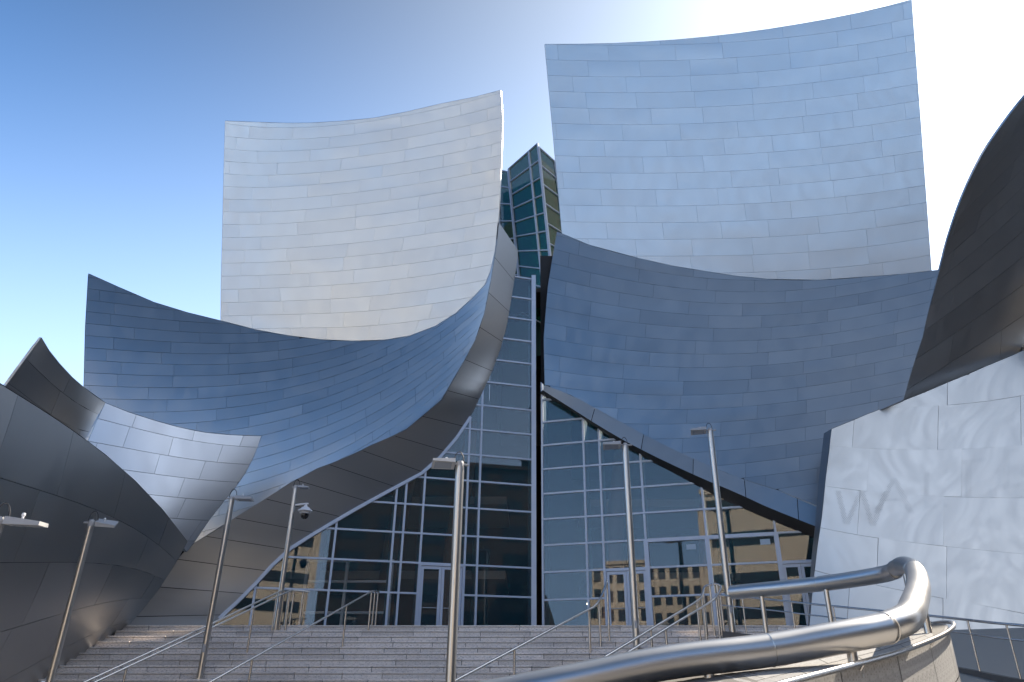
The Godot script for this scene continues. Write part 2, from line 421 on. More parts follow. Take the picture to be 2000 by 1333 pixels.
func panel(s: Sheet, lo: Vector2, hi: Vector2, trim: PackedVector2Array, nu: int, nv: int, base: Vector3, tilt_most := 0.004) -> ArrayMesh:
	var st := begin()
	var any := false
	var mid := (lo + hi) / 2
	var tilt := Vector2(rng.randf_range(-1, 1), rng.randf_range(-1, 1)) * tilt_most
	var shift := Vector2(rng.randf() * 7.0, rng.randf() * 7.0)
	var bulge := Vector2(rng.randfn(0.0, 0.010), rng.randfn(0.002, 0.010))
	var size := hi - lo
	for i in nu:
		for j in nv:
			var a := lo + size * Vector2(float(i) / nu, float(j) / nv)
			var b := lo + size * Vector2(float(i + 1) / nu, float(j + 1) / nv)
			var kept := clipped(rect(a, b), trim)
			kept.sort_custom(func(x, y): return spread(x) > spread(y))
			for q: PackedVector2Array in kept.slice(0, 1):
				var area := 0.0
				for k in q.size():
					area += q[k].cross(q[(k + 1) % q.size()]) / 2.0
				if absf(area) < 0.015 * size.x * size.y / (nu * nv):
					continue
				any = true
				sheet_piece(st, s, q, 0.0, tilt, mid, base, shift, false, bulge, size / 2)
				for k in q.size():
					var p0 := q[k]
					var p1 := q[(k + 1) % q.size()]
					var inner := false
					if absf(p0.x - p1.x) < 1e-6:
						inner = (i > 0 and absf(p0.x - a.x) < 1e-6) or (i < nu - 1 and absf(p0.x - b.x) < 1e-6)
					if absf(p0.y - p1.y) < 1e-6:
						inner = inner or (j > 0 and absf(p0.y - a.y) < 1e-6) or (j < nv - 1 and absf(p0.y - b.y) < 1e-6)
					if inner:
						continue
					var n0 := s.out(p0.x, p0.y)
					var n1 := s.out(p1.x, p1.y)
					var l0 := ((p0 - mid) * Vector2(s.width, s.height)).dot(tilt)
					var l1 := ((p1 - mid) * Vector2(s.width, s.height)).dot(tilt)
					var w0 := s.at(p0.x, p0.y) - base
					var w1 := s.at(p1.x, p1.y) - base
					var side := (w1 - w0).cross(n0).normalized()
					var c := (p0 + p1) / 2
					var m := Vector2.ZERO
					for x in q:
						m += x / q.size()
					var inside := s.at(m.x, m.y) - s.at(c.x, c.y)
					if side.dot(inside) > 0.0:
						side = -side
					face(st, w0 + n0 * l0, w1 + n1 * l1, w1 - n1 * 0.04, w0 - n0 * 0.04, side)
	return st.commit() if any else null


func sail(called: String, label: String, net: Array, trim_list: Array, o: Dictionary) -> Node3D:
	# a curved wall: a dark backing sheet with thickness, and a skin of separate metal panels laid in courses
	var s := Sheet.new(net, o.get("outside", EYE))
	var trim := PackedVector2Array(trim_list)
	if Geometry2D.is_polygon_clockwise(trim):
		trim.reverse()
	var lo := trim[0]
	var hi := trim[0]
	for q in trim:
		lo = lo.min(q); hi = hi.max(q)
	var base := s.at(0.5, 1.0)
	base.y = minf(base.y, s.at(0.5, hi.y).y)
	var root := thing(called, label, o.get("category", "wall"), base, o.get("group", ""))
	var thick: float = o.get("thick", 0.35)
	var st := begin()
	var cells: int = o.get("cells", 14)
	for i in cells:
		for j in cells:
			var a := lo + (hi - lo) * Vector2(float(i) / cells, float(j) / cells)
			var b := lo + (hi - lo) * Vector2(float(i + 1) / cells, float(j + 1) / cells)
			for q: PackedVector2Array in clipped(rect(a, b), trim):
				sheet_piece(st, s, q, -0.03, Vector2.ZERO, Vector2.ZERO, base, Vector2.ZERO)
				sheet_piece(st, s, q, -thick, Vector2.ZERO, Vector2.ZERO, base, Vector2.ZERO, true)
	part(root, "backing", st.commit(), M.seam)
	# the edge trim all round
	st = begin()
	for k in trim.size():
		var p0 := trim[k]
		var p1 := trim[(k + 1) % trim.size()]
		var parts := maxi(1, int(((p1 - p0) * Vector2(s.width, s.height)).length() / 1.2))
		for e in parts:
			var q0 := p0.lerp(p1, float(e) / parts)
			var q1 := p0.lerp(p1, float(e + 1) / parts)
			var n0 := s.out(q0.x, q0.y)
			var n1 := s.out(q1.x, q1.y)
			var w0 := s.at(q0.x, q0.y) - base
			var w1 := s.at(q1.x, q1.y) - base
			var side := (w1 - w0).cross(n0).normalized()
			# the trim runs counter-clockwise in (u, v), so its outside is on a fixed hand
			var d := Vector2((p1 - p0).y, -(p1 - p0).x).normalized() * 0.004
			var outward := s.at(q0.x + d.x, q0.y + d.y) - s.at(q0.x, q0.y)
			if side.dot(outward) < 0.0:
				side = -side
			face(st, w0 + n0 * 0.002 + side * 0.012, w1 + n1 * 0.002 + side * 0.012, w1 - n1 * thick + side * 0.012, w0 - n0 * thick + side * 0.012, side)
	part(root, "edge_trim", st.commit(), o.get("edge", M.edge))
	var mats: Array = o.get("mats", steel)
	var row: float = o.row
	var wide: float = o.wide
	var gap: float = o.get("gap", 0.009)
	var gu := gap * 0.7 / 2 / s.width
	var gv := gap / 2 / s.height
	var v: float = o.get("v0", floor(lo.y / row) * row)
	var r := 0
	while v < hi.y:
		var u := lo.x - wide * (0.15 + 0.8 * fposmod(r * 0.382 + 0.1, 1.0))
		while u < hi.x:
			var w := wide * rng.randf_range(0.8, 1.2)
			var mesh := panel(s, Vector2(u + gu, v + gv), Vector2(u + w - gu, v + row - gv), trim, o.get("nu", 3), o.get("nv", 1), base, o.get("tilt", 0.002))
			if mesh:
				part(root, "panel", mesh, mats[rng.randi() % mats.size()])
			u += w
		v += row
		r += 1
	return root


func ribbon(root: Node3D, called: String, a: Array, b: Array, outside: Vector3, mats: Array, segs: int, joints: bool, thick := 0.0) -> void:
	# a band between two lines of points, in flat-ish panels across
	var n := a.size() - 1
	for k in segs:
		var st := begin()
		var t0 := float(k) / segs * n
		var t1 := float(k + 1) / segs * n
		var cut := 0.012 / maxf(0.2, (a[mini(int(t0) + 1, n)] - a[int(t0)]).length()) if joints else 0.0
		for e in 3:
			var q := []
			for f in [lerpf(t0 + cut, t1 - cut, e / 3.0), lerpf(t0 + cut, t1 - cut, (e + 1) / 3.0)]:
				q.append(line_at(a, f)); q.append(line_at(b, f))
			var nn: Vector3 = (q[1] - q[0]).cross(q[2] - q[0]).normalized()
			var nn2: Vector3 = (q[1] - q[3]).cross(q[2] - q[3]).normalized()
			if nn.dot(outside) < 0.0: nn = -nn
			if nn2.dot(outside) < 0.0: nn2 = -nn2
			var na := ribbon_normal(a, b, lerpf(t0, t1, e / 3.0), outside)
			var nb := ribbon_normal(a, b, lerpf(t0, t1, (e + 1) / 3.0), outside)
			var rows := 4
			for y in rows:
				var p0: Vector3 = q[0].lerp(q[1], float(y) / rows) - root.position
				var p1: Vector3 = q[0].lerp(q[1], float(y + 1) / rows) - root.position
				var p2: Vector3 = q[2].lerp(q[3], float(y) / rows) - root.position
				var p3: Vector3 = q[2].lerp(q[3], float(y + 1) / rows) - root.position
				tri(st, p0, p1, p3, na, na, nb, Vector2(t0, y), Vector2(t0, y + 1), Vector2(t1, y + 1))
				tri(st, p0, p3, p2, na, nb, nb, Vector2(t0, y), Vector2(t1, y + 1), Vector2(t1, y))
		part(root, called, st.commit(), mats[rng.randi() % mats.size()])


func line_at(a: Array, t: float) -> Vector3:
	var i := clampi(int(t), 0, a.size() - 2)
	var before: Vector3 = a[i - 1] if i else a[0] * 2.0 - a[1]
	var after: Vector3 = a[i + 2] if i + 2 < a.size() else a[i + 1] * 2.0 - a[i]
	return a[i].cubic_interpolate(a[i + 1], before, after, t - i)


func ribbon_normal(a: Array, b: Array, t: float, outside: Vector3) -> Vector3:
	var t0 := clampf(t - 0.3, 0, a.size() - 1.0)
	var t1 := clampf(t + 0.3, 0, a.size() - 1.0)
	var n := (line_at(a, t1) + line_at(b, t1) - line_at(a, t0) - line_at(b, t0)).cross(line_at(b, t) - line_at(a, t)).normalized()
	return n if n.dot(outside) > 0.0 else -n


# ---------------------------------------------------------------- flat walls of glass

func extrude(st: SurfaceTool, poly: PackedVector2Array, z0: float, z1: float, t: Transform3D) -> void:
	# poly in the (x, y) plane of t
	var idx := Geometry2D.triangulate_polygon(poly)
	for z in [z0, z1]:
		var n := t.basis.z * (1.0 if z == z1 else -1.0)
		for k in range(0, idx.size(), 3):
			var v := []
			for e in 3:
				var q := poly[idx[k + e]]
				v.append(t * Vector3(q.x, q.y, z))
			tri(st, v[0], v[1], v[2], n, n, n)
	for k in poly.size():
		var a := poly[k]
		var b := poly[(k + 1) % poly.size()]
		var n := t.basis * Vector3((b - a).y, -(b - a).x, 0).normalized()
		face(st, t * Vector3(a.x, a.y, z0), t * Vector3(b.x, b.y, z0), t * Vector3(b.x, b.y, z1), t * Vector3(a.x, a.y, z1), n)


func cut_part(root: Node3D, called: String, shape: PackedVector2Array, trim: PackedVector2Array, z0: float, z1: float, t: Transform3D, mat: Material) -> void:
	for q: PackedVector2Array in clipped(shape, trim):
		var st := begin()
		extrude(st, q, z0, z1, t)
		part(root, called, st.commit(), mat)


func glass_wall(root: Node3D, t: Transform3D, xs: Array, ys: Array, trim_list: Array, doors: Array) -> void:
	# t: x along the wall, y up, z towards the outside
	var trim := PackedVector2Array(trim_list)
	if Geometry2D.is_polygon_clockwise(trim):
		trim.reverse()
	for i in xs.size() - 1:
		for j in ys.size() - 1:
			var c := Rect2(xs[i], ys[j], xs[i + 1] - xs[i], ys[j + 1] - ys[j])
			var door := false
			for d: Rect2 in doors:
				door = door or d.has_point(c.get_center())
			if door:
				continue
			for q: PackedVector2Array in clipped(rect(c.position + Vector2(0.02, 0.02), c.end - Vector2(0.02, 0.02)), trim):
				var st := begin()
				var turn := Transform3D(Basis.from_euler(Vector3(rng.randf_range(-1, 1), rng.randf_range(-1, 1), 0) * 0.004), Vector3.ZERO)
				var mid := Vector3(c.get_center().x, c.get_center().y, 0)
				var tt := t * Transform3D(turn.basis, mid - turn.basis * mid)
				extrude(st, q, -0.006, 0.006, tt)
				var idx := Geometry2D.triangulate_polygon(q)
				for e in range(0, idx.size(), 3):
					var v := []
					for f in 3:
						v.append(tt * Vector3(q[idx[e + f]].x, q[idx[e + f]].y, -0.03))
					tri(st, v[0], v[1], v[2], tt.basis.z, tt.basis.z, tt.basis.z)
				part(root, "pane", st.commit(), M.glass)
	var top: float = ys[-1]
	for x: float in xs:
		var from: float = ys[0]
		for d: Rect2 in doors:
			if x > d.position.x + 0.01 and x < d.end.x - 0.01:
				from = d.end.y
		cut_part(root, "mullion", rect(Vector2(x - 0.035, from), Vector2(x + 0.035, top)), trim, -0.10, 0.05, t, M.frame)
		cut_part(root, "fin", rect(Vector2(x - 0.05, from), Vector2(x + 0.05, top)), trim, -0.62, -0.13, t, M.fin)
	for y: float in ys:
		var spans := [[xs[0], xs[-1]]]
		for d: Rect2 in doors:
			if y < d.end.y - 0.01:
				var more := []
				for sp in spans:
					if d.position.x > sp[0] and d.position.x < sp[1]:
						more.append([sp[0], d.position.x]); more.append([d.end.x, sp[1]])
					else:
						more.append(sp)
				spans = more
		for sp in spans:
			cut_part(root, "transom", rect(Vector2(sp[0], y - 0.03), Vector2(sp[1], y + 0.03)), trim, -0.085, 0.04, t, M.frame)


func double_door(root: Node3D, called: String, t: Transform3D, r: Rect2) -> void:
	var o := Node3D.new()
	o.name = numbered(root, called)
	root.add_child(o)
	var big := PackedVector2Array([Vector2(-99, -99), Vector2(99, -99), Vector2(99, 99), Vector2(-99, 99)])
	var st := begin()
	for q in [rect(r.position, Vector2(r.position.x + 0.06, r.end.y)), rect(Vector2(r.end.x - 0.06, r.position.y), r.end), rect(Vector2(r.position.x + 0.06, r.end.y - 0.07), Vector2(r.end.x - 0.06, r.end.y))]:
		extrude(st, q, -0.09, 0.07, t)
	part(o, "door_frame", st.commit(), M.frame)
	var mid := r.get_center().x
	for leaf in [[r.position.x + 0.07, mid - 0.005], [mid + 0.005, r.end.x - 0.07]]:
		st = begin()
		var a := Vector2(leaf[0], r.position.y + 0.01)
		var b := Vector2(leaf[1], r.end.y - 0.08)
		extrude(st, rect(a, Vector2(a.x + 0.09, b.y)), -0.04, 0.03, t)
		extrude(st, rect(Vector2(b.x - 0.09, a.y), b), -0.04, 0.03, t)
		extrude(st, rect(Vector2(a.x + 0.09, b.y - 0.1), Vector2(b.x - 0.09, b.y)), -0.04, 0.03, t)
		extrude(st, rect(Vector2(a.x + 0.09, a.y), Vector2(b.x - 0.09, a.y + 0.16)), -0.04, 0.03, t)
		part(o, "door_leaf", st.commit(), M.frame)
		st = begin()
		extrude(st, rect(Vector2(a.x + 0.09, a.y + 0.16), Vector2(b.x - 0.09, b.y - 0.1)), -0.012, 0.0, t)
		extrude(st, rect(Vector2(a.x + 0.09, a.y + 0.16), Vector2(b.x - 0.09, b.y - 0.1)), -0.034, -0.022, t)
		part(o, "pane", st.commit(), M.glass)
		st = begin()
		tube(st, [t * Vector3(a.x + 0.1, a.y + 0.98, 0.06), t * Vector3(b.x - 0.1, a.y + 0.98, 0.06)], 0.016, 8)
		part(o, "push_bar", st.commit(), M.rail)


# ---------------------------------------------------------------- materials

func metal(colour: Color, rough: float, wave: Texture2D, strength: float, scale: float, streak: Texture2D = null) -> StandardMaterial3D:
	var m := StandardMaterial3D.new()
	m.albedo_color = colour.linear_to_srgb()
	m.metallic = 1.0
	m.roughness = rough
	m.uv1_scale = Vector3(scale, scale, 1)
	if wave:
		m.normal_enabled = true
		m.normal_texture = wave
		m.normal_scale = strength
	if streak:
		m.roughness = minf(1.0, rough * 1.45)
		m.roughness_texture = streak
	return m


func matte(colour: Color, rough := 0.8) -> StandardMaterial3D:
	var m := StandardMaterial3D.new()
	m.albedo_color = colour.linear_to_srgb()
	m.roughness = rough
	return m


func noise(seed_: int, freq: float, size: int, as_normal: bool, bump := 4.0, stretch := Vector2.ONE, octaves := 3, lo := 0.0, hi := 1.0) -> ImageTexture:
	var f := FastNoiseLite.new()
	f.seed = seed_
	f.frequency = freq
	f.fractal_octaves = octaves
	var im := Image.create(size, size, false, Image.FORMAT_RGBA8)
	# seamless: the noise is read on a torus
	var rx := size / TAU * stretch.x
	var ry := size / TAU * stretch.y
	for y in size:
		var wy := TAU * y / size
		for x in size:
			var wx := TAU * x / size
			var v := f.get_noise_3d(cos(wx) * rx + 31.0 * sin(wy), sin(wx) * rx + cos(wy) * ry, sin(wy) * ry)
			v = clampf(lerpf(lo, hi, clampf(v * 0.9 + 0.5, 0, 1)), 0, 1)
			im.set_pixel(x, y, Color(v, v, v))
	if as_normal:
		im.bump_map_to_normal_map(bump)
	return ImageTexture.create_from_image(im)


func travertine(seed_: int, a: Color, b: Color) -> ImageTexture:
	# bedding lines along the slab and small dark pits
	var f := FastNoiseLite.new()
	f.seed = seed_
	f.frequency = 0.03
	f.fractal_octaves = 4
	var g := FastNoiseLite.new()
	g.seed = seed_ + 5
	g.frequency = 0.09
	g.fractal_octaves = 2
	var im := Image.create(256, 256, false, Image.FORMAT_RGBA8)
	for y in 256:
		for x in 256:
			var t := clampf(f.get_noise_2d(x * 0.35, y * 2.6) * 0.8 + 0.5, 0, 1)
			var c := a.lerp(b, t)
			var pit := g.get_noise_2d(x * 0.55 + 90.0, y * 2.2)
			if pit > 0.34:
				c = c.lerp(Color(0.16, 0.14, 0.13), clampf((pit - 0.34) * 5.0, 0, 0.8))
			im.set_pixel(x, y, c.linear_to_srgb())
	return ImageTexture.create_from_image(im)


func make_materials() -> void:
	var wave := noise(11, 0.012, 256, true, 6.0, Vector2.ONE, 1)
	var streak := noise(12, 0.05, 256, false, 1.0, Vector2(1, 0.15), 3, 0.65, 0.76)
	for k in 5:
		var g := 0.55 + 0.007 * (k - 2)
		steel.append(metal(Color(g * 1.05, g * 1.01, g * 0.96), 0.36 + 0.008 * ((k * 2) % 5 - 2), wave, 0.06, 0.12, streak))
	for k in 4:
		var g := 0.44 + 0.012 * (k - 2)  # same steel, darkened so its shaded reflections sit in the colour
		shaded_steel.append(metal(Color(g * 1.03, g, g * 0.97), 0.36 + 0.015 * (k - 2), wave, 0.05, 0.12, streak))
	for k in 4:
		var g := 0.70 + 0.015 * (k - 2)
		satin.append(metal(Color(g, g * 0.98, g * 0.98), 0.46 + 0.015 * (k - 2), wave, 0.06, 0.12, streak))
	for k in 4:
		var g := 0.90 + 0.01 * (k - 2)  # rougher steel, paled and warmed to hold a sunlit look in its colour
		brightened_steel.append(metal(Color(g, g * 0.94, g * 0.86), 0.52 + 0.012 * (k - 2), wave, 0.012, 0.14, streak))
	M.seam = matte(Color(0.035, 0.036, 0.04), 0.7)
	M.edge = metal(Color(0.42, 0.43, 0.45), 0.4, null, 0, 1)
	M.rail = metal(Color(0.58, 0.55, 0.52), 0.27, null, 0, 1)
	M.pole = metal(Color(0.60, 0.57, 0.53), 0.30, null, 0, 1)
	M.pipe = metal(Color(0.60, 0.58, 0.56), 0.34, wave, 0.05, 0.5, streak)
	M.frame = metal(Color(0.50, 0.56, 0.67), 0.42, null, 0, 1)
	M.frame.metallic = 0.1
	M.fin = matte(Color(0.07, 0.12, 0.145), 0.5)
	M.dark_frame = matte(Color(0.09, 0.11, 0.12), 0.45)
	M.lamp = matte(Color(0.42, 0.42, 0.43), 0.45)
	M.lens = matte(Color(0.30, 0.33, 0.38), 0.2)
	M.white = matte(Color(0.78, 0.78, 0.80), 0.35)
	M.black = matte(Color(0.012, 0.012, 0.014), 0.12)
	M.cable = matte(Color(0.06, 0.06, 0.065), 0.5)
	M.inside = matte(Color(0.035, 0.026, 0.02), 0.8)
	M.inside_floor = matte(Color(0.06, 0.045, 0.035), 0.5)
	M.pale_blue = matte(Color(0.42, 0.52, 0.62), 0.5)
	M.gallery = matte(Color(0.42, 0.38, 0.33), 0.7)
	M.wood = matte(Color(0.16, 0.085, 0.045), 0.55)
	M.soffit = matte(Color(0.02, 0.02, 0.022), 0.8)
	M.letters = metal(Color(0.62, 0.59, 0.55), 0.6, null, 0, 1)
	var glass := StandardMaterial3D.new()
	glass.transparency = BaseMaterial3D.TRANSPARENCY_ALPHA
	glass.albedo_color = Color(0.10, 0.34, 0.40, 0.12)
	glass.roughness = 0.0
	glass.metallic_specular = 0.5
	M.glass = glass
	var green := glass.duplicate()
	green.albedo_color = Color(0.01, 0.33, 0.25, 0.5)
	M.green_glass = green
	for k in 4:
		var m := matte(Color.WHITE, 0.75)
		var g := 0.84 + 0.075 * k
		m.albedo_texture = travertine(40 + k * 3, Color(0.74, 0.665, 0.605) * g, Color(0.90, 0.825, 0.765) * g)
		m.uv1_scale = Vector3(0.8, 1.6, 1)
		stone.append(m)
	M.pier = []
	for k in 3:
		var m := matte(Color.WHITE, 0.8)
		m.albedo_texture = travertine(70 + k * 3, Color(0.26, 0.255, 0.25) * (0.93 + 0.06 * k), Color(0.36, 0.35, 0.34) * (0.93 + 0.06 * k))
		m.uv1_scale = Vector3(0.6, 0.9, 1)
		M.pier.append(m)
	M.joint = matte(Color(0.12, 0.115, 0.11), 0.9)
	M.paving = matte(Color(0.30, 0.285, 0.265), 0.85)
	M.asphalt = matte(Color(0.045, 0.045, 0.047), 0.9)
	M.paint = matte(Color(0.75, 0.75, 0.72), 0.7)


func sky_texture() -> ImageTexture:
	# a clear sky: deep blue overhead, white haze at the horizon and a wide glare round the sun
	var w := 720
	var h := 360
	var im := Image.create(w, h, false, Image.FORMAT_RGBF)
	var az := deg_to_rad(SUN_AZIMUTH)
	var el := deg_to_rad(SUN_HEIGHT)
	var sun := Vector3(cos(el) * sin(az), sin(el), -cos(el) * cos(az))
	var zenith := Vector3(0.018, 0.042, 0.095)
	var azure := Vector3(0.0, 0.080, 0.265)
	var far_side := Vector3(0.40, 0.54, 0.66)
	var sun_side := Vector3(0.78, 0.86, 0.92)
	for y in h:
		var e := (0.5 - (y + 0.5) / h) * PI
		var up := maxf(sin(e), 0.0)
		for x in w:
			var a := (x + 0.5) / w * TAU
			var d := Vector3(cos(e) * sin(a), sin(e), -cos(e) * cos(a))
			var t := rad_to_deg(acos(clampf(d.dot(sun), -1, 1)))
			var near := 0.5 + 0.5 * cos(a - az)
			var horizon := far_side.lerp(sun_side, near)
			var reach := 0.33 + 0.35 * pow(near, 1.5)
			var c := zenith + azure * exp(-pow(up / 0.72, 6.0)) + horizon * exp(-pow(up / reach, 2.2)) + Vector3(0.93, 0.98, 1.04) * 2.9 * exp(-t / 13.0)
			im.set_pixel(x, y, Color(c.x, c.y, c.z))
	return ImageTexture.create_from_image(im)


# ---------------------------------------------------------------- the scene

func _ready() -> void:
	rng.seed = 20
	var cam := Camera3D.new()
	cam.name = "camera"
	cam.projection = Camera3D.PROJECTION_FRUSTUM
	cam.near = 0.1
	cam.far = 900.0
	cam.size = 0.1 * 1333.0 / 1430.0
	cam.frustum_offset = Vector2(-0.1 * 40.0 / 1430.0, 0)
	cam.position = EYE
	cam.rotation_degrees = Vector3(26, 0, 0)
	add_child(cam)
	cam.current = true

	var env := Environment.new()
	env.background_mode = Environment.BG_SKY
	env.tonemap_mode = Environment.TONE_MAPPER_LINEAR
	env.tonemap_exposure = 2.0
	env.sdfgi_enabled = true
	env.ssao_enabled = true
	env.ssil_enabled = true
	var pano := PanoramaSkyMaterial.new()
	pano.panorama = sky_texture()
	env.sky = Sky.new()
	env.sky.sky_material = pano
	var we := WorldEnvironment.new()
	we.name = "world"
	we.environment = env
	add_child(we)

	var sun := DirectionalLight3D.new()
	sun.name = "sun"
	sun.light_color = Color(1.0, 0.95, 0.87)
	sun.light_energy = 1.6
	sun.light_angular_distance = 0.5
	sun.shadow_enabled = true
	sun.rotation_degrees = Vector3(-SUN_HEIGHT, -SUN_AZIMUTH - 180.0, 0)
	add_child(sun)

	make_materials()
	build_ground()
	build_sails()
	build_glass()
	build_stairs()
	build_pier()
	build_poles()
	build_rails()
	build_street()


func build_ground() -> void:
	var st := begin()
	box(st, Vector3(-220, -0.4, -220), Vector3(220, -0.15, 220))
	setting("ground", st.commit(), M.asphalt)
	# the lower pavement with its kerb to the street
	st = begin()
	box(st, Vector3(-14, -0.149, -13.6), Vector3(60, -0.004, 5.2))
	setting("pavement", st.commit(), M.paving)
	st = begin()
	soft_box(st, Vector3(-60, -0.149, 5.2), Vector3(60, 0.0, 5.4), 0.02)
	setting("kerb", st.commit(), stone[0])
	st = begin()
	box(st, Vector3(-60, -0.149, 26), Vector3(60, 0.0, 34))
	setting("far_pavement", st.commit(), M.paving)
	for k in 14:
		st = begin()
		box(st, Vector3(-56 + k * 8, -0.149, 15.0), Vector3(-53 + k * 8, -0.143, 15.15))
		setting("road_marking", st.commit(), M.paint)
	# the landing in front of and under the doors
	st = begin()
	box(st, Vector3(-12.6, 3.0, -40), Vector3(16, LANDING - 0.004, -21.02))
	setting("landing", st.commit(), M.paving)
	# the ramp that falls away beside the bright wall
	st = begin()
	var a := [Vector3(8.2, 3.31, -21.0), Vector3(17, 3.31, -21.0), Vector3(17, 0.02, -4.6), Vector3(5.4, 0.02, -4.6)]
	var n := Vector3(0, 1, -0.2).normalized()
	face(st, a[0], a[1], a[2], a[3], n, 9, 17)
	setting("ramp_paving", st.commit(), M.paving)


func build_sails() -> void:
	sail("steel_tower", "tall blue grey curved steel tower on the right, widest and highest of the sails", RIGHT_TOWER_NET, RIGHT_TOWER_TRIM, {"row": 0.0625, "wide": 0.155, "category": "steel sail", "thick": 0.07})
	sail("steel_tower", "pale grey curved steel tower rising behind the blue wing left of the glass", LEFT_TOWER_NET, LEFT_TOWER_TRIM, {"row": 0.0665, "wide": 0.19, "category": "steel sail", "thick": 0.07})
	var w := sail("steel_wing", "dark blue curved steel wing overhanging the right glass wall under the tall tower", RIGHT_WING_NET, RIGHT_WING_TRIM, {"row": 0.047, "wide": 0.16, "category": "steel sail", "thick": 0.07})
	ribbon(w, "lower_band_panel", RIGHT_BAND_UPPER, RIGHT_BAND_LOWER, Vector3(0, 0.2, 1), steel, 6, true)
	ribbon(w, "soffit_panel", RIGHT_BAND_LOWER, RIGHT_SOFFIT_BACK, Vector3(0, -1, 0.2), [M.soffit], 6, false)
	w = sail("steel_wing", "sweeping blue steel wing with a dark rim, left of the glass shaft", LEFT_WING_NET, LEFT_WING_TRIM, {"row": 0.042, "wide": 0.14, "category": "steel sail", "gap": 0.012, "tilt": 0.003})
	var under_a := []
	var under_b := []
	for i in LEFT_BAND_INNER.size():
		var nn := ribbon_normal(LEFT_BAND_INNER, LEFT_BAND_OUTER, i, Vector3(0.5, -0.6, 0.5))
		under_a.append(LEFT_BAND_INNER[i] - nn * 0.05)
		under_b.append(LEFT_BAND_OUTER[i] - nn * 0.05)
	ribbon(w, "rim_backing", under_a, under_b, Vector3(0.5, -0.6, 0.5), [M.seam], 21, false)
	ribbon(w, "rim_panel", LEFT_BAND_INNER, LEFT_BAND_OUTER, Vector3(0.5, -0.6, 0.5), shaded_steel, 17, true)
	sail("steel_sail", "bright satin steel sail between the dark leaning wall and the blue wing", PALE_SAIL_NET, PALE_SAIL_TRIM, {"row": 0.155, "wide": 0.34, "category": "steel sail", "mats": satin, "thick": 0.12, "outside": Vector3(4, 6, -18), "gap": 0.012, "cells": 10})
	sail("steel_peak", "dark pointed steel peak above the leaning wall at the left edge", DARK_PEAK_NET, DARK_PEAK_TRIM, {"row": 0.28, "wide": 0.5, "category": "steel sail", "mats": shaded_steel, "thick": 0.06, "cells": 8})
	sail("leaning_steel_wall", "dark brown leaning steel wall rising beside the left end of the steps", NEAR_LEFT_NET, [Vector2(-0.25, 0), Vector2(0, 0), Vector2(0.25, 0), Vector2(0.5, 0), Vector2(0.75, 0), Vector2(1, 0), Vector2(1, 0.5), Vector2(1, 1), Vector2(0.5, 1), Vector2(0, 1), Vector2(-0.25, 1)], {"row": 0.21, "wide": 0.19, "category": "steel sail", "mats": shaded_steel, "thick": 0.4, "nv": 3, "gap": 0.012, "outside": Vector3(0, 2, -16)})
	var rounded := sail("rounded_steel_wall", "dark rounded steel wall at the right edge against the white sky", RIGHT_DARK_NET, RIGHT_DARK_TRIM, {"row": 0.06, "wide": 0.55, "category": "steel sail", "mats": steel, "gap": 0.012, "thick": 0.08})
	# unseen stepped slabs added past the wall to shade the ramp and bright wall
	for q in [[23.0, 24.38, 16.5], [24.4, 26.18, 20.0], [26.2, 27.98, 23.0], [28.0, 31.48, 29.0], [31.5, 58.0, 35.5]]:
		var st := begin()
		soft_box(st, Vector3(q[0], 0, -31.2 + q[0] * 0.004), Vector3(q[1], q[2], -29.6 - q[0] * 0.004), 0.1, Transform3D(Basis(), -rounded.position))
		part(rounded, "shade_slab", st.commit(), shaded_steel[1])
	var b := sail("bright_steel_wall", "bright satin steel wall with perforated letters at the lower right", BRIGHT_WALL_NET, BRIGHT_WALL_TRIM, {"row": 0.1525, "wide": 0.36, "v0": 0.35 - 0.1525 * 3, "category": "steel sail", "mats": brightened_steel, "thick": 0.35, "gap": 0.014, "nv": 3, "nu": 4, "tilt": 0.006})
	letters(b)


func letters(root: Node3D) -> void:
	# the words are punched into the skin: rows of small round holes, backed by the dark sheet behind
	var s := Sheet.new(BRIGHT_WALL_NET, EYE)
	var font := SystemFont.new()
	font.font_names = PackedStringArray(["Droid Sans"])
	for e in [["W", 0.175, 0.565], ["A", 0.325, 0.51], ["L", 0.50, 0.485], ["T", 0.645, 0.445], ["D", 0.87, 0.415]]:
		var tm := TextMesh.new()
		tm.text = e[0]
		tm.font = font
		tm.font_size = 64
		tm.pixel_size = 0.043
		tm.depth = 0.0
		tm.curve_step = 2.0
		var arr := tm.get_mesh_arrays()
		var vs: PackedVector3Array = arr[Mesh.ARRAY_VERTEX]
		var ix: PackedInt32Array = arr[Mesh.ARRAY_INDEX]
		var st := begin()
		var dots := 0
		var step := 0.085
		var half := 1.6
		var y := -half
		var line := 0
		while y < half:
			var x := -half + (step / 2 if line % 2 else 0.0)
			while x < half:
				var hit := false
				for k in range(0, ix.size(), 3):
					var a := vs[ix[k]]
					var b := vs[ix[k + 1]]
					var c := vs[ix[k + 2]]
					if Geometry2D.point_is_inside_triangle(Vector2(x, y), Vector2(a.x, a.y), Vector2(b.x, b.y), Vector2(c.x, c.y)):
						hit = true
						break
				if hit:
					dots += 1
					var u: float = e[1] + x / s.width
					var v: float = e[2] - y / s.height - x * 0.008
					var n := s.out(u, v)
					var p := s.at(u, v) + n * 0.008 - root.position
					var du := (s.at(u + 0.002, v) - s.at(u - 0.002, v)).normalized()
					var dv := n.cross(du)
					for q in 6:
						var w0 := TAU * q / 6
						var w1 := TAU * (q + 1) / 6
						tri(st, p, p + (du * cos(w0) + dv * sin(w0)) * 0.014, p + (du * cos(w1) + dv * sin(w1)) * 0.014, n, n, n)
				x += step
			y += step * 0.866
			line += 1
		if dots:
			part(root, "letter", st.commit(), M.letters).set_meta("kind", "stuff")


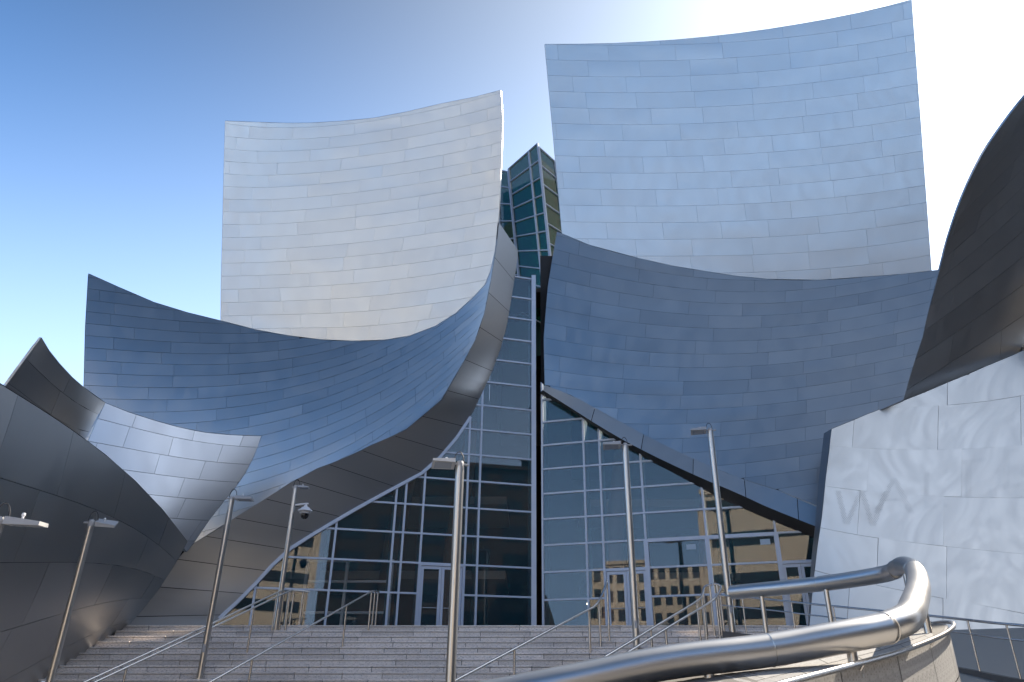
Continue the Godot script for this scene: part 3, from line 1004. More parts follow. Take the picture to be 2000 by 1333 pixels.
func build_glass() -> void:
	# the two glass walls meet in a shallow V at the corner post
	var left := Vector3(-1, 0, 0.287).normalized()
	var t := Transform3D(Basis(-left, Vector3.UP, (-left).cross(Vector3.UP)), Vector3(0.05, 0, -27))
	var root := thing("glass_wall", "left glass wall with double doors under the sweeping blue wing", "glass wall", Vector3.ZERO)
	var k := 1.0403   # metres along the wall for each metre across
	var ys := [LANDING]
	for j in 14:
		ys.append(4.76 + 0.995 * j)
	var trim := [Vector2(0.0, LANDING), Vector2(0.0, 17.78)]
	var started := false
	for p: Vector3 in LEFT_BAND_OUTER:
		if p.y < 17.78 and p.y > LANDING:
			if not started:
				trim.append(Vector2((p.x - 0.05) * k, 17.78))
				started = true
			trim.append(Vector2((p.x - 0.05) * k, p.y))
	trim.append(Vector2(-13.2, LANDING))
	var xs := [-13.2, -11.2, -9.25, -6.98, -5.05, -4.72, -4.08, -2.52, -2.07, 0.0]
	var door := Rect2(-4.08, LANDING, 1.56, 2.43)
	glass_wall(root, t, xs, ys, trim, [door])
	double_door(root, "door", t, door)
	# bright trim where the glass meets the rim
	var st := begin()
	for i in trim.size() - 3:
		var a: Vector2 = trim[i + 2]
		var b: Vector2 = trim[mini(i + 3, trim.size() - 2)]
		if a.distance_to(b) > 0.05 and a.y < 11.5:
			bar(st, t * Vector3(a.x, a.y, 0.06), t * Vector3(b.x, b.y, 0.06), 0.11, 0.12, t.basis.z)
	part(root, "edge_bar", st.commit(), M.frame)
	st = begin()
	box(st, Vector3(-0.09, LANDING, -0.45), Vector3(0.09, 17.85, 0.12), Transform3D(Basis(), Vector3(0.05, 0, -27)))
	part(root, "corner_post", st.commit(), M.frame)

	var right := Vector3(1, 0, 0.287).normalized()
	t = Transform3D(Basis(right, Vector3.UP, right.cross(Vector3.UP)), Vector3(0.05, 0, -27))
	root = thing("glass_wall", "right glass wall with doors and mirrored buildings under the dark blue wing", "glass wall", Vector3.ZERO)
	ys = [LANDING]
	for j in 10:
		ys.append(4.66 + 0.935 * j)
	trim = [Vector2(0.3, LANDING), Vector2(0.3, 12.9)]
	for p: Vector3 in RIGHT_SOFFIT_BACK:
		if (p.x - 0.05) * k > 0.32:
			trim.append(Vector2((p.x - 0.05) * k, p.y + 0.05))
	trim.append(Vector2(12.4, LANDING))
	xs = [0.34, 1.95, 2.55, 4.05, 6.12, 8.37, 9.62]
	var doors := [Rect2(2.55, LANDING, 1.5, 2.275), Rect2(8.37, LANDING, 1.25, 2.275)]
	glass_wall(root, t, xs, ys, trim, doors)
	double_door(root, "door", t, doors[0])
	double_door(root, "door", t, doors[1])
	# the heavier portal frames
	for x in [4.05, 6.12, 8.37]:
		st = begin()
		extrude(st, rect(Vector2(x - 0.075, LANDING), Vector2(x + 0.075, 6.55)), -0.12, 0.085, t)
		part(root, "portal_frame", st.commit(), M.frame)
	st = begin()
	extrude(st, rect(Vector2(4.125, 6.44), Vector2(8.295, 6.56)), -0.11, 0.08, t)
	part(root, "portal_frame", st.commit(), M.frame)

	for p in [[5.57, 6.22], [8.0, 6.26]]:
		st = begin()
		extrude(st, rect(Vector2(p[0] - 0.16, p[1] - 0.09), Vector2(p[0] + 0.16, p[1] + 0.09)), 0.012, 0.016, t)
		part(root, "pale_panel", st.commit(), M.pale_blue)  # a plain pale blue rectangle set on the glass

	# the dark hall behind the glass
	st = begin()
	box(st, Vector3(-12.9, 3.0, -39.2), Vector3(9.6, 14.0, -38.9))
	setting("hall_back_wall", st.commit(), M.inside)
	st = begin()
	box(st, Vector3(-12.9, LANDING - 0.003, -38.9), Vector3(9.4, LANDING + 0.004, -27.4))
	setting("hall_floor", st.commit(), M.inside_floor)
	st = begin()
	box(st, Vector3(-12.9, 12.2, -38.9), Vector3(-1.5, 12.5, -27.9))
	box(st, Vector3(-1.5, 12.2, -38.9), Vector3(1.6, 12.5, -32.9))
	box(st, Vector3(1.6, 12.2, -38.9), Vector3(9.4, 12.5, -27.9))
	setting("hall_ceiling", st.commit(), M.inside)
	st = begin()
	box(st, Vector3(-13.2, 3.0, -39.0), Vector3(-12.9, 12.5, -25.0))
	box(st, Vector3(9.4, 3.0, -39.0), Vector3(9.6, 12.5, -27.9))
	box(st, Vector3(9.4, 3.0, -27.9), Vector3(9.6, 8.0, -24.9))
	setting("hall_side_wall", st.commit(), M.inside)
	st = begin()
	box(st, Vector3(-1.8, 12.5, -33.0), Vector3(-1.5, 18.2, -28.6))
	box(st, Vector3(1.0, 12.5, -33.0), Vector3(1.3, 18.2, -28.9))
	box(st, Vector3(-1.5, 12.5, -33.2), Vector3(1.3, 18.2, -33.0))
	box(st, Vector3(-1.8, 18.0, -33.2), Vector3(1.3, 18.2, -28.6))  # roof added over the shaft to keep daylight out
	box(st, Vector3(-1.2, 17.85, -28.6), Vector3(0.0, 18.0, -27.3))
	box(st, Vector3(-2.6, 12.5, -28.5), Vector3(-1.8, 16.0, -28.3))  # dark sheet added to cover a bright gap behind the glass
	setting("shaft_wall_and_cover", st.commit(), M.inside)
	for c in [[-8.6, -29.2, 0.28], [-6.0, -31.0, 0.45], [-3.4, -30.2, 0.42], [3.2, -31.5, 0.45], [6.8, -30.0, 0.4], [9.8, -31.0, 0.45]]:
		st = begin()
		tube(st, [Vector3(c[0], LANDING, c[1]), Vector3(c[0] + 0.3, 8.0, c[1]), Vector3(c[0] + 0.9, 12.2, c[1] + 0.4)], c[2], 14, false, c[2] * 0.8)
		var o := part(self, "hall_column", st.commit(), M.wood)
		o.set_meta("label", "wood clad leaning column in the dark hall behind the glass")
		o.set_meta("category", "column")
		o.set_meta("group", "columns inside the hall")
	for y in [6.3, 9.6]:
		st = begin()
		box(st, Vector3(-12.8, y, -38.8), Vector3(-1.2, y + 0.35, -33.5))
		box(st, Vector3(2.4, y, -38.8), Vector3(9.3, y + 0.35, -34.0))
		setting("hall_gallery_floor", st.commit(), M.gallery)
	# pale frame of an inner vestibule behind the left glass
	root = thing("inner_vestibule", "pale framed inner vestibule seen through the left glass wall", "vestibule", Vector3(-6.9, LANDING, -28.6))
	st = begin()
	for x in [-1.6, -0.1, 1.6]:
		box(st, Vector3(x - 0.05, 0.01, -0.06), Vector3(x + 0.05, 3.0, 0.06))
	part(root, "post", st.commit(), M.white)
	st = begin()
	for y in [1.1, 2.2, 2.95]:
		box(st, Vector3(-1.6, y - 0.04, -0.05), Vector3(1.6, y + 0.04, 0.05))
	part(root, "rail", st.commit(), M.white)
	# small downlights under the hall ceiling
	for p in [[1.35, 5.05, -31.0], [2.2, 4.95, -30.6]]:
		var lt := thing("downlight", "small lit white downlight inside the hall behind the right glass" if p[0] < 2.0 else "lower of two lit downlights inside the hall behind the right glass", "light", Vector3(p[0], p[1], p[2]))
		st = begin()
		lathe(st, [Vector2(0.0, 0.02), Vector2(0.06, 0.02), Vector2(0.06, -0.02), Vector2(0.0, -0.02)], Vector3.ZERO, 12)
		var glow := StandardMaterial3D.new()
		glow.albedo_color = Color(1, 0.95, 0.85)
		glow.emission_enabled = true
		glow.emission = Color(1, 0.93, 0.8)
		glow.emission_energy_multiplier = 4.0
		part(lt, "lamp_disc", st.commit(), glow)
		st = begin()
		tube(st, [Vector3(0, 0.02, 0), Vector3(0, 1.4, 0)], 0.012, 6)
		part(lt, "stem", st.commit(), M.dark_frame)
		var l := OmniLight3D.new()
		l.name = "downlight_glow"
		l.light_energy = 0.15
		l.light_color = Color(1, 0.9, 0.75)
		l.light_size = 0.06
		l.omni_range = 12.0
		l.omni_attenuation = 2.0
		l.shadow_enabled = true
		l.position = Vector3(0, -0.05, 0)
		lt.add_child(l)

	# the tilted glass shaft between the towers
	root = thing("glass_skylight", "tilted green glass skylight shaft standing between the two steel towers", "skylight", Vector3(0, 17, -30))
	var l0 := Vector3(-1.25, 26.9, -31.0); var l1 := Vector3(-0.45, 18.0, -30.6)
	var r0 := Vector3(0.29, 27.25, -29.4); var r1 := Vector3(0.42, 16.4, -29.2)
	var mid0 := Vector3(0.93, 20.42, -29.4)
	var e0 := Vector3(1.13, 26.4, -29.8); var e1 := Vector3(1.95, 16.4, -29.8)
	r1 = Vector3(1.15, 16.4, -29.4)
	skin(root, l0, r0, l1, r1, [0.0, 0.70, 1.0], 10)
	skin(root, r0 + Vector3(0.02, -0.25, 0), e0, r1, e1, [0.0, 1.0], 9)
	skin(root, Vector3(-1.9, 27.2, -31.4), l0 + Vector3(-0.03, -0.2, 0), Vector3(-1.3, 18.0, -31.2), l1 + Vector3(-0.03, 0, 0), [0.0, 1.0], 8)
	st = begin()
	var inner := [[-1.6, 26.0, -31.9], [0.4, 26.2, -30.7], [2.6, 26.3, -31.9], [0.0, 26.0, -32.6]]
	var low := [[-1.1, 15.9, -31.7], [1.0, 15.9, -30.5], [3.3, 15.9, -31.9], [0.6, 15.9, -32.6]]
	for q in 4:
		var a := Vector3(inner[q][0], inner[q][1], inner[q][2]) - root.position
		var b := Vector3(inner[(q + 1) % 4][0], inner[(q + 1) % 4][1], inner[(q + 1) % 4][2]) - root.position
		var c := Vector3(low[(q + 1) % 4][0], low[(q + 1) % 4][1], low[(q + 1) % 4][2]) - root.position
		var d := Vector3(low[q][0], low[q][1], low[q][2]) - root.position
		var n := (b - a).cross(d - a).normalized()
		if n.dot((a + b) / 2 - (Vector3(0.1, 21, -31.6) - root.position)) < 0: n = -n
		face(st, a, b, c, d, n)
	part(root, "added_core", st.commit(), matte(Color(0.02, 0.07, 0.055), 0.6))  # core added inside the shaft so bright sky stays hidden
	# the dark recess behind the corner post
	st = begin()
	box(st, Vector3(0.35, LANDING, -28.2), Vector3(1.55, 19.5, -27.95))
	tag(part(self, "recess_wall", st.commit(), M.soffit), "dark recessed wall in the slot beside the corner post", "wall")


func tag(o: Node3D, label: String, category: String, group := "") -> void:
	o.set_meta("label", label)
	o.set_meta("category", category)
	if group:
		o.set_meta("group", group)


func skin(root: Node3D, a: Vector3, b: Vector3, c: Vector3, d: Vector3, us: Array, rows: int) -> void:
	# a glazed face between four corners: a b above, c d below
	var n := (b - a).cross(c - a).normalized()
	if n.dot(EYE - a) < 0.0: n = -n
	var at := func(u: float, v: float) -> Vector3: return a.lerp(b, u).lerp(c.lerp(d, u), v) - root.position
	for j in rows:
		for i in us.size() - 1:
			var st := begin()
			var v0 := float(j) / rows
			var v1 := float(j + 1) / rows
			for off in [0.0, -0.03]:
				for w in [0.0, -0.01]:
					var o: Vector3 = n * (off + w)
					face(st, at.call(us[i], v0) + o, at.call(us[i + 1], v0) + o, at.call(us[i + 1], v1) + o, at.call(us[i], v1) + o, n if w == 0.0 else -n)
			part(root, "pane", st.commit(), M.green_glass)
	for u in us:
		var st := begin()
		bar(st, at.call(u, 0.0) + n * 0.02, at.call(u, 1.0) + n * 0.02, 0.07, 0.12, n)
		part(root, "mullion", st.commit(), M.frame)
	for j in rows + 1:
		var st := begin()
		bar(st, at.call(0.0, float(j) / rows) + n * 0.015, at.call(1.0, float(j) / rows) + n * 0.015, 0.05, 0.1, n)
		part(root, "transom", st.commit(), M.frame)


func build_stairs() -> void:
	var stairs := Node3D.new()
	stairs.name = "stone_steps"
	stairs.set_meta("kind", "structure")
	add_child(stairs)
	stairs.position = Vector3(-10.9, 0, EDGE_Z)
	var x_end := 19.0
	var st := begin()
	for k in 22:
		var y := LANDING - k * RISE
		var z := GOING * k
		box(st, Vector3(0, y - RISE - 0.3, z - GOING - 0.3), Vector3(x_end, y - 0.05, z - 0.03))
	part(stairs, "step_bed", st.commit(), M.joint)
	for k in 13:
		var step := Node3D.new()
		step.name = numbered(stairs, "step")
		stairs.add_child(step)
		step.position = Vector3(0, LANDING - k * RISE - RISE, GOING * k)
		var x := -rng.randf_range(0.0, 1.2)
		while x < x_end:
			var w := rng.randf_range(0.75, 1.75)
			var a := maxf(x, 0.0) + 0.007
			var b := minf(x + w, x_end) - 0.007
			if b - a > 0.1:
				st = begin()
				var jog := rng.randf_range(-0.003, 0.003)
				soft_box(st, Vector3(a, 0.0, -0.05), Vector3(b, 0.103, jog), 0.004)
				soft_box(st, Vector3(a, 0.112, -GOING - 0.04), Vector3(b, RISE + jog * 0.3, 0.018 + jog), 0.006)
				part(step, "stone_slab", st.commit(), stone[rng.randi() % 4])
			x += w
	for k in range(13, 22):
		st = begin()
		soft_box(st, Vector3(0, LANDING - k * RISE - RISE, GOING * k - GOING - 0.04), Vector3(x_end, LANDING - k * RISE, GOING * k + 0.015), 0.006)
		part(stairs, "step", st.commit(), stone[k % 4])


func build_pier() -> void:
	# the curved stone end of the ramp wall, battered above a thin rail and upright below it
	var rim := curve([Vector3(0.2, 1.50, -3.3), Vector3(0.83, 1.57, -3.9), Vector3(1.41, 1.67, -4.5), Vector3(1.92, 1.76, -5.0), Vector3(2.52, 1.87, -5.6), Vector3(3.05, 1.98, -6.2), Vector3(3.53, 2.09, -6.8), Vector3(3.93, 2.2, -7.4), Vector3(4.30, 2.3, -8.2), Vector3(4.52, 2.36, -9.2), Vector3(4.5, 2.40, -10.2)], 6)
	var top := curve([Vector3(-0.4, 1.50, -4.3), Vector3(0.53, 1.65, -5.2), Vector3(1.29, 1.8, -5.6), Vector3(2.08, 1.94, -6.2), Vector3(2.87, 2.08, -6.9), Vector3(3.5, 2.2, -7.6), Vector3(3.95, 2.28, -8.2), Vector3(4.22, 2.34, -8.7), Vector3(4.36, 2.37, -9.0), Vector3(4.45, 2.40, -9.6), Vector3(4.44, 2.41, -10.2)], 6)
	var root := thing("stone_ramp_wall", "curved grey stone wall end carrying the thick steel guard tube", "stone wall", Vector3(2.0, 0, -6.5))
	var b := root.position
	var n := rim.size() - 1
	# core
	var st := begin()
	for i in n:
		var d0: Vector3 = rim[i] - b
		var d1: Vector3 = rim[i + 1] - b
		var t0: Vector3 = top[i] - b
		var t1: Vector3 = top[i + 1] - b
		var out := (d1 - d0).cross(Vector3.UP).normalized()
		if out.dot(Vector3(2, 0, 2)) < 0: out = -out
		var e := -out * 0.03
		face(st, Vector3(d0.x, 0, d0.z) + e, Vector3(d1.x, 0, d1.z) + e, d1 + e, d0 + e, out)
		face(st, d0 + e, d1 + e, t1 + e, t0 + e, (out + Vector3.UP).normalized())
		var far := Vector3(-1.2, 0, -6.0)
		face(st, t0 + e, t1 + e, Vector3(t1.x - 0.7, t1.y - 0.35, t1.z - 0.7), Vector3(t0.x - 0.7, t0.y - 0.35, t0.z - 0.7), Vector3.UP)
	part(root, "core", st.commit(), M.joint)
	# stones: courses on the sloping face, courses on the upright face
	for course in 4:
		var i := 0
		var k := 0
		var start := [3, 0, 4, 1][course] as int
		while i < n:
			var i1 := mini(n, i + (start if i == 0 and start else 6))
			st = begin()
			for e in range(i, i1):
				var f0 := float(course) / 4.0 + 0.008
				var f1 := float(course + 1) / 4.0 - 0.008
				var g0 := 0.04 if e == i else 0.0
				var g1 := 0.04 if e == i1 - 1 else 0.0
				var ra: Vector3 = rim[e].lerp(rim[e + 1], g0) - b
				var rb: Vector3 = rim[e].lerp(rim[e + 1], 1.0 - g1) - b
				var ta: Vector3 = top[e].lerp(top[e + 1], g0) - b
				var tb: Vector3 = top[e].lerp(top[e + 1], 1.0 - g1) - b
				var nn := (rb - ra).cross(ta - ra).normalized()
				if nn.y < 0: nn = -nn
				face(st, ra.lerp(ta, f0), rb.lerp(tb, f0), rb.lerp(tb, f1), ra.lerp(ta, f1), nn, 0.5, 0.4)
			part(root, "coping_stone", st.commit(), M.pier[rng.randi() % 3])
			i = i1
			k += 1
	for course in 5:
		var i := 0
		var start := [4, 1, 5, 2, 3][course] as int
		while i < n:
			var i1 := mini(n, i + (start if i == 0 else 7))
			st = begin()
			for e in range(i, i1):
				var g0 := 0.05 if e == i else 0.0
				var g1 := 0.05 if e == i1 - 1 else 0.0
				var ra: Vector3 = rim[e].lerp(rim[e + 1], g0) - b
				var rb: Vector3 = rim[e].lerp(rim[e + 1], 1.0 - g1) - b
				var hi0 := ra.y - course * 0.40 - 0.005
				var hi1 := rb.y - course * 0.40 - 0.005
				var nn := (rb - ra).cross(Vector3.UP).normalized()
				if nn.dot(Vector3(2, 0, 2)) < 0: nn = -nn
				face(st, Vector3(ra.x, hi0 - 0.39, ra.z), Vector3(rb.x, hi1 - 0.39, rb.z), Vector3(rb.x, hi1, rb.z), Vector3(ra.x, hi0, ra.z), nn, 0.5, 0.4)
			part(root, "wall_stone", st.commit(), M.pier[rng.randi() % 3])
			i = i1
	# the thin rail along the wall
	var lip := []
	for i in range(0, n - 7):
		var d: Vector3 = rim[i + 1] - rim[i]
		var out := d.cross(Vector3.UP).normalized()
		if out.dot(Vector3(2, 0, 2)) < 0: out = -out
		lip.append(rim[i] + out * 0.05 + Vector3(0, 0.015, 0))
	lip.append(lip[-1] + Vector3(-0.02, 0.03, -0.06))
	lip.append(lip[-1] + Vector3(-0.1, 0.0, -0.02))
	var rail := thing("wall_handrail", "thin steel handrail following the curved stone wall end", "handrail", lip[0])
	st = begin()
	for i in lip.size():
		lip[i] -= rail.position
	tube(st, lip, 0.019, 10)
	part(rail, "rail", st.commit(), M.rail)
	for i in [8, 20, 32, 44]:
		st = begin()
		var p: Vector3 = lip[i]
		tube(st, [p, p + Vector3(-0.03, -0.05, -0.03)], 0.008, 6)
		part(rail, "bracket", st.commit(), M.rail)

	# the thick guard tube with its turned-back end
	var guard := thing("guard_tube", "thick polished steel guard tube bending back over the stone wall end", "guard rail", Vector3(2.0, 1.97, -5.2))
	var near := [Vector3(-1.4, 1.45, -4.7), Vector3(-0.43, 1.57, -4.85), Vector3(0.19, 1.68, -4.95), Vector3(0.84, 1.8, -5.05), Vector3(1.54, 1.88, -5.15), Vector3(2.07, 1.965, -5.22), Vector3(2.38, 2.02, -5.29)]
	var bend := [Vector3(2.345, 2.013, -5.283), Vector3(2.62, 2.10, -5.46), Vector3(2.96, 2.25, -6.0), Vector3(3.53, 2.52, -7.0), Vector3(4.13, 2.84, -8.2), Vector3(4.45, 3.03, -9.05), Vector3(4.53, 3.05, -9.45)]
	var far := [Vector3(4.53, 3.03, -9.46), Vector3(4.45, 3.02, -9.8), Vector3(3.97, 3.02, -10.6), Vector3(3.01, 3.03, -11.6)]
	for q in [["near_run", near], ["bend", bend], ["far_run", far]]:
		var pts := []
		for p: Vector3 in curve(q[1], 8):
			pts.append(p - guard.position)
		st = begin()
		tube(st, pts, 0.102 if q[0] != "bend" else 0.1015, 28)
		part(guard, q[0], st.commit(), M.pipe)
	for p in [near[4], near[6], bend[4], far[2]]:
		st = begin()
		lathe(st, [Vector2(0.1, 0.006), Vector2(0.1045, 0.003), Vector2(0.1045, -0.003), Vector2(0.1, -0.006)], Vector3.ZERO, 28)
		var weld := part(guard, "weld", st.commit(), M.pole)
		weld.position = p - guard.position
		var along: Vector3 = {near[4]: near[5] - near[3], near[6]: bend[2] - near[5], bend[4]: bend[5] - bend[3], far[2]: far[3] - far[1]}[p]
		weld.basis = Basis(Quaternion(Vector3.UP, along.normalized()))
	for p in [[-0.2, 1.5, -4.9, 1.58], [1.12, 1.5, -5.1, 1.80], [2.11, 1.72, -5.25, 1.93], [3.58, 2.0, -7.1, 2.48], [4.47, 2.3, -9.1, 2.98], [4.02, 2.2, -10.5, 2.98], [3.35, 2.2, -11.25, 2.98]]:
		st = begin()
		var foot := Vector3(p[0], p[1], p[2]) - guard.position
		tube(st, [foot, Vector3(foot.x, p[3] - guard.position.y, foot.z)], 0.034, 12)
		part(guard, "post", st.commit(), M.pole)
		st = begin()
		lathe(st, [Vector2(0.036, 0.02), Vector2(0.06, 0.012), Vector2(0.06, -0.4)], foot + Vector3(0, 0.1, 0), 14) if p[2] > -4.0 else tube(st, [foot, foot + Vector3(0, 0.02, 0)], 0.05, 12)
		part(guard, "base_plate", st.commit(), M.pole)


func lamp_head(root: Node3D, top: Vector3, facing: float, size: float, tilt: float) -> void:
	# a flat floodlight on a short arm: wedge housing, knob, cable loop and a collar on the pole
	var t := Transform3D(Basis(Vector3.UP, facing), top)
	var st := begin()
	lathe(st, [Vector2(0.0, 0.10), Vector2(0.05, 0.09), Vector2(0.062, 0.05), Vector2(0.062, -0.04), Vector2(0.0, -0.04)], top, 14)
	part(root, "collar", st.commit(), M.lamp)
	st = begin()
	tube(st, [t * Vector3(-0.16 * size, 0.03, 0), t * Vector3(0.14 * size, 0.045, 0)], 0.022, 8)
	part(root, "arm", st.commit(), M.lamp)
	st = begin()
	var h := t * Transform3D(Basis(Vector3.RIGHT, tilt), Vector3(0.1 * size, 0.05, 0))
	# wedge
	var a := [Vector3(0, 0.05, -0.12), Vector3(0, 0.05, 0.12), Vector3(0, -0.05, 0.15), Vector3(0, -0.05, -0.15)]
	var c := [Vector3(0.42, 0.0, -0.16), Vector3(0.42, 0.0, 0.16), Vector3(0.42, -0.05, 0.17), Vector3(0.42, -0.05, -0.17)]
	for k in 4:
		a[k] = h * (a[k] * size); c[k] = h * (c[k] * size)
	var mid: Vector3 = (a[0] + a[2] + c[0] + c[2]) / 4
	for q in [[a[0], a[1], c[1], c[0]], [a[1], a[2], c[2], c[1]], [a[2], a[3], c[3], c[2]], [a[3], a[0], c[0], c[3]], [a[0], a[1], a[2], a[3]], [c[0], c[1], c[2], c[3]]]:
		var n: Vector3 = (q[1] - q[0]).cross(q[2] - q[0]).normalized()
		if n.dot((q[0] + q[2]) / 2 - mid) < 0: n = -n
		face(st, q[0], q[1], q[2], q[3], n)
	part(root, "lamp_housing", st.commit(), M.lamp)
	st = begin()
	box(st, Vector3(0.06, -0.056, -0.12) * size, Vector3(0.38, -0.052, 0.12) * size, h)
	part(root, "lens", st.commit(), M.lens)
	st = begin()
	lathe(st, [Vector2(0.0, 0.05), Vector2(0.018, 0.045), Vector2(0.024, 0.02), Vector2(0.014, 0.0), Vector2(0.014, -0.03)], h * Vector3(0.16 * size, 0.06 * size, 0), 10)
	part(root, "knob", st.commit(), M.white)
	st = begin()
	var loop := []
	for k in 13:
		var w := PI * k / 12.0
		loop.append(t * Vector3(0.02 + cos(w) * 0.085, 0.06 + sin(w) * 0.2, 0.02))
	tube(st, loop, 0.009, 6)
	part(root, "cable_loop", st.commit(), M.cable)


func make_pole(label: String, foot: Vector3, top_y: float, r: float, facing: float, size: float, tilt := 0.0) -> Node3D:
	var root := thing("light_pole", label, "light pole", foot, "floodlight poles around the steps")
	var st := begin()
	tube(st, [Vector3.ZERO, Vector3(0, top_y - foot.y, 0)], r, 20, true, r * 0.94)
	part(root, "pole", st.commit(), M.pole)
	st = begin()
	lathe(st, [Vector2(r * 1.02, 0.03), Vector2(r * 2.1, 0.022), Vector2(r * 2.1, 0.0)], Vector3.ZERO, 20)
	part(root, "base_plate", st.commit(), M.pole)
	st = begin()
	soft_box(st, Vector3(-0.035, 0.55, r - 0.012), Vector3(0.035, 0.72, r + 0.006), 0.004)
	part(root, "access_cover", st.commit(), M.lamp)
	lamp_head(root, Vector3(0, top_y - foot.y, 0), facing, size, tilt)
	return root


func step_y(z: float) -> float:
	var k := ceili((z - EDGE_Z) / GOING - 0.001)
	return clampf(LANDING - k * RISE, 0.0, LANDING)


func build_poles() -> void:
	make_pole("steel light pole cut off by the left edge, with the largest floodlight head", Vector3(-6.52, 0, -9.0), 3.50, 0.072, 0.25, 0.95, 0.1)
	make_pole("steel light pole before the dark leaning wall, floodlight turned right", Vector3(-8.67, step_y(-14.5), -14.5), 4.66, 0.064, 0.3, 0.85, 0.5)
	make_pole("steel light pole before the pale sail's foot, second from the left rail", Vector3(-7.4, step_y(-17.9), -17.9), 5.98, 0.068, 0.1, 0.95, 0.0)
	make_pole("steel light pole carrying a white dome camera below its floodlight", Vector3(-6.73, step_y(-20.54), -20.54), 6.95, 0.066, 0.1, 0.7, 0.0)
	make_pole("tallest steel light pole standing in front of the left glass doors", Vector3(-1.22, 0, -12.0), 5.10, 0.078, PI + 0.2, 0.9, 0.2)
	make_pole("steel light pole in front of the right glass, nearest the single curled handrail", Vector3(2.51, step_y(-19.05), -19.05), 7.72, 0.088, PI - 0.1, 1.15, 0.1)
	make_pole("steel light pole whose head stands before the dark blue wing", Vector3(5.12, step_y(-20.09), -20.09), 8.50, 0.088, PI - 0.2, 1.05, 0.1)
	# the dome camera on its arm
	var c := thing("dome_camera", "white dome security camera hanging from an arm beside a light pole", "security camera", Vector3(-6.73, 6.48, -20.54))
	var st := begin()
	tube(st, [Vector3(0.05, 0.0, 0), Vector3(0.34, 0.03, 0.02), Vector3(0.42, 0.03, 0.02)], 0.026, 10)
	part(c, "arm", st.commit(), M.white)
	st = begin()
	lathe(st, [Vector2(0.0, 0.02), Vector2(0.035, 0.0), Vector2(0.05, -0.05), Vector2(0.11, -0.08), Vector2(0.13, -0.11), Vector2(0.20, -0.16), Vector2(0.205, -0.18), Vector2(0.13, -0.185)], Vector3(0.36, 0, 0.02), 24)
	part(c, "hood", st.commit(), M.white)
	st = begin()
	lathe(st, [Vector2(0.13, -0.185), Vector2(0.13, -0.215), Vector2(0.15, -0.22), Vector2(0.15, -0.25), Vector2(0.11, -0.26)], Vector3(0.36, 0, 0.02), 24)
	part(c, "collar", st.commit(), M.lamp)
	st = begin()
	lathe(st, [Vector2(0.105, -0.258), Vector2(0.105, -0.31), Vector2(0.09, -0.355), Vector2(0.055, -0.39), Vector2(0.0, -0.40)], Vector3(0.36, 0, 0.02), 24)
	part(c, "dome", st.commit(), M.black)


func handrail(label: String, pts: Array, posts: Array, r := 0.024, called := "step_handrail") -> void:
	var root := thing(called, label, "handrail", Vector3(pts[0].x, 0, pts[0].z), "handrails on the stone steps")
	var st := begin()
	var run := []
	for p: Vector3 in curve(pts, 5):
		run.append(p - root.position)
	tube(st, run, r, 12)
	part(root, "rail", st.commit(), M.rail)
	for f in posts:
		# f: distance along the polyline as a share
		var q := line_at(run, f * (run.size() - 1))
		var foot := Vector3(q.x, step_y(q.z + root.position.z), q.z)
		st = begin()
		tube(st, [foot, q + Vector3(0, -r * 0.6, 0)], r * 0.95, 10)
		part(root, "post", st.commit(), M.rail)
		st = begin()
		lathe(st, [Vector2(r, 0.012), Vector2(r * 2.2, 0.01), Vector2(r * 2.2, 0.0)], foot, 12)
		part(root, "base_plate", st.commit(), M.rail)


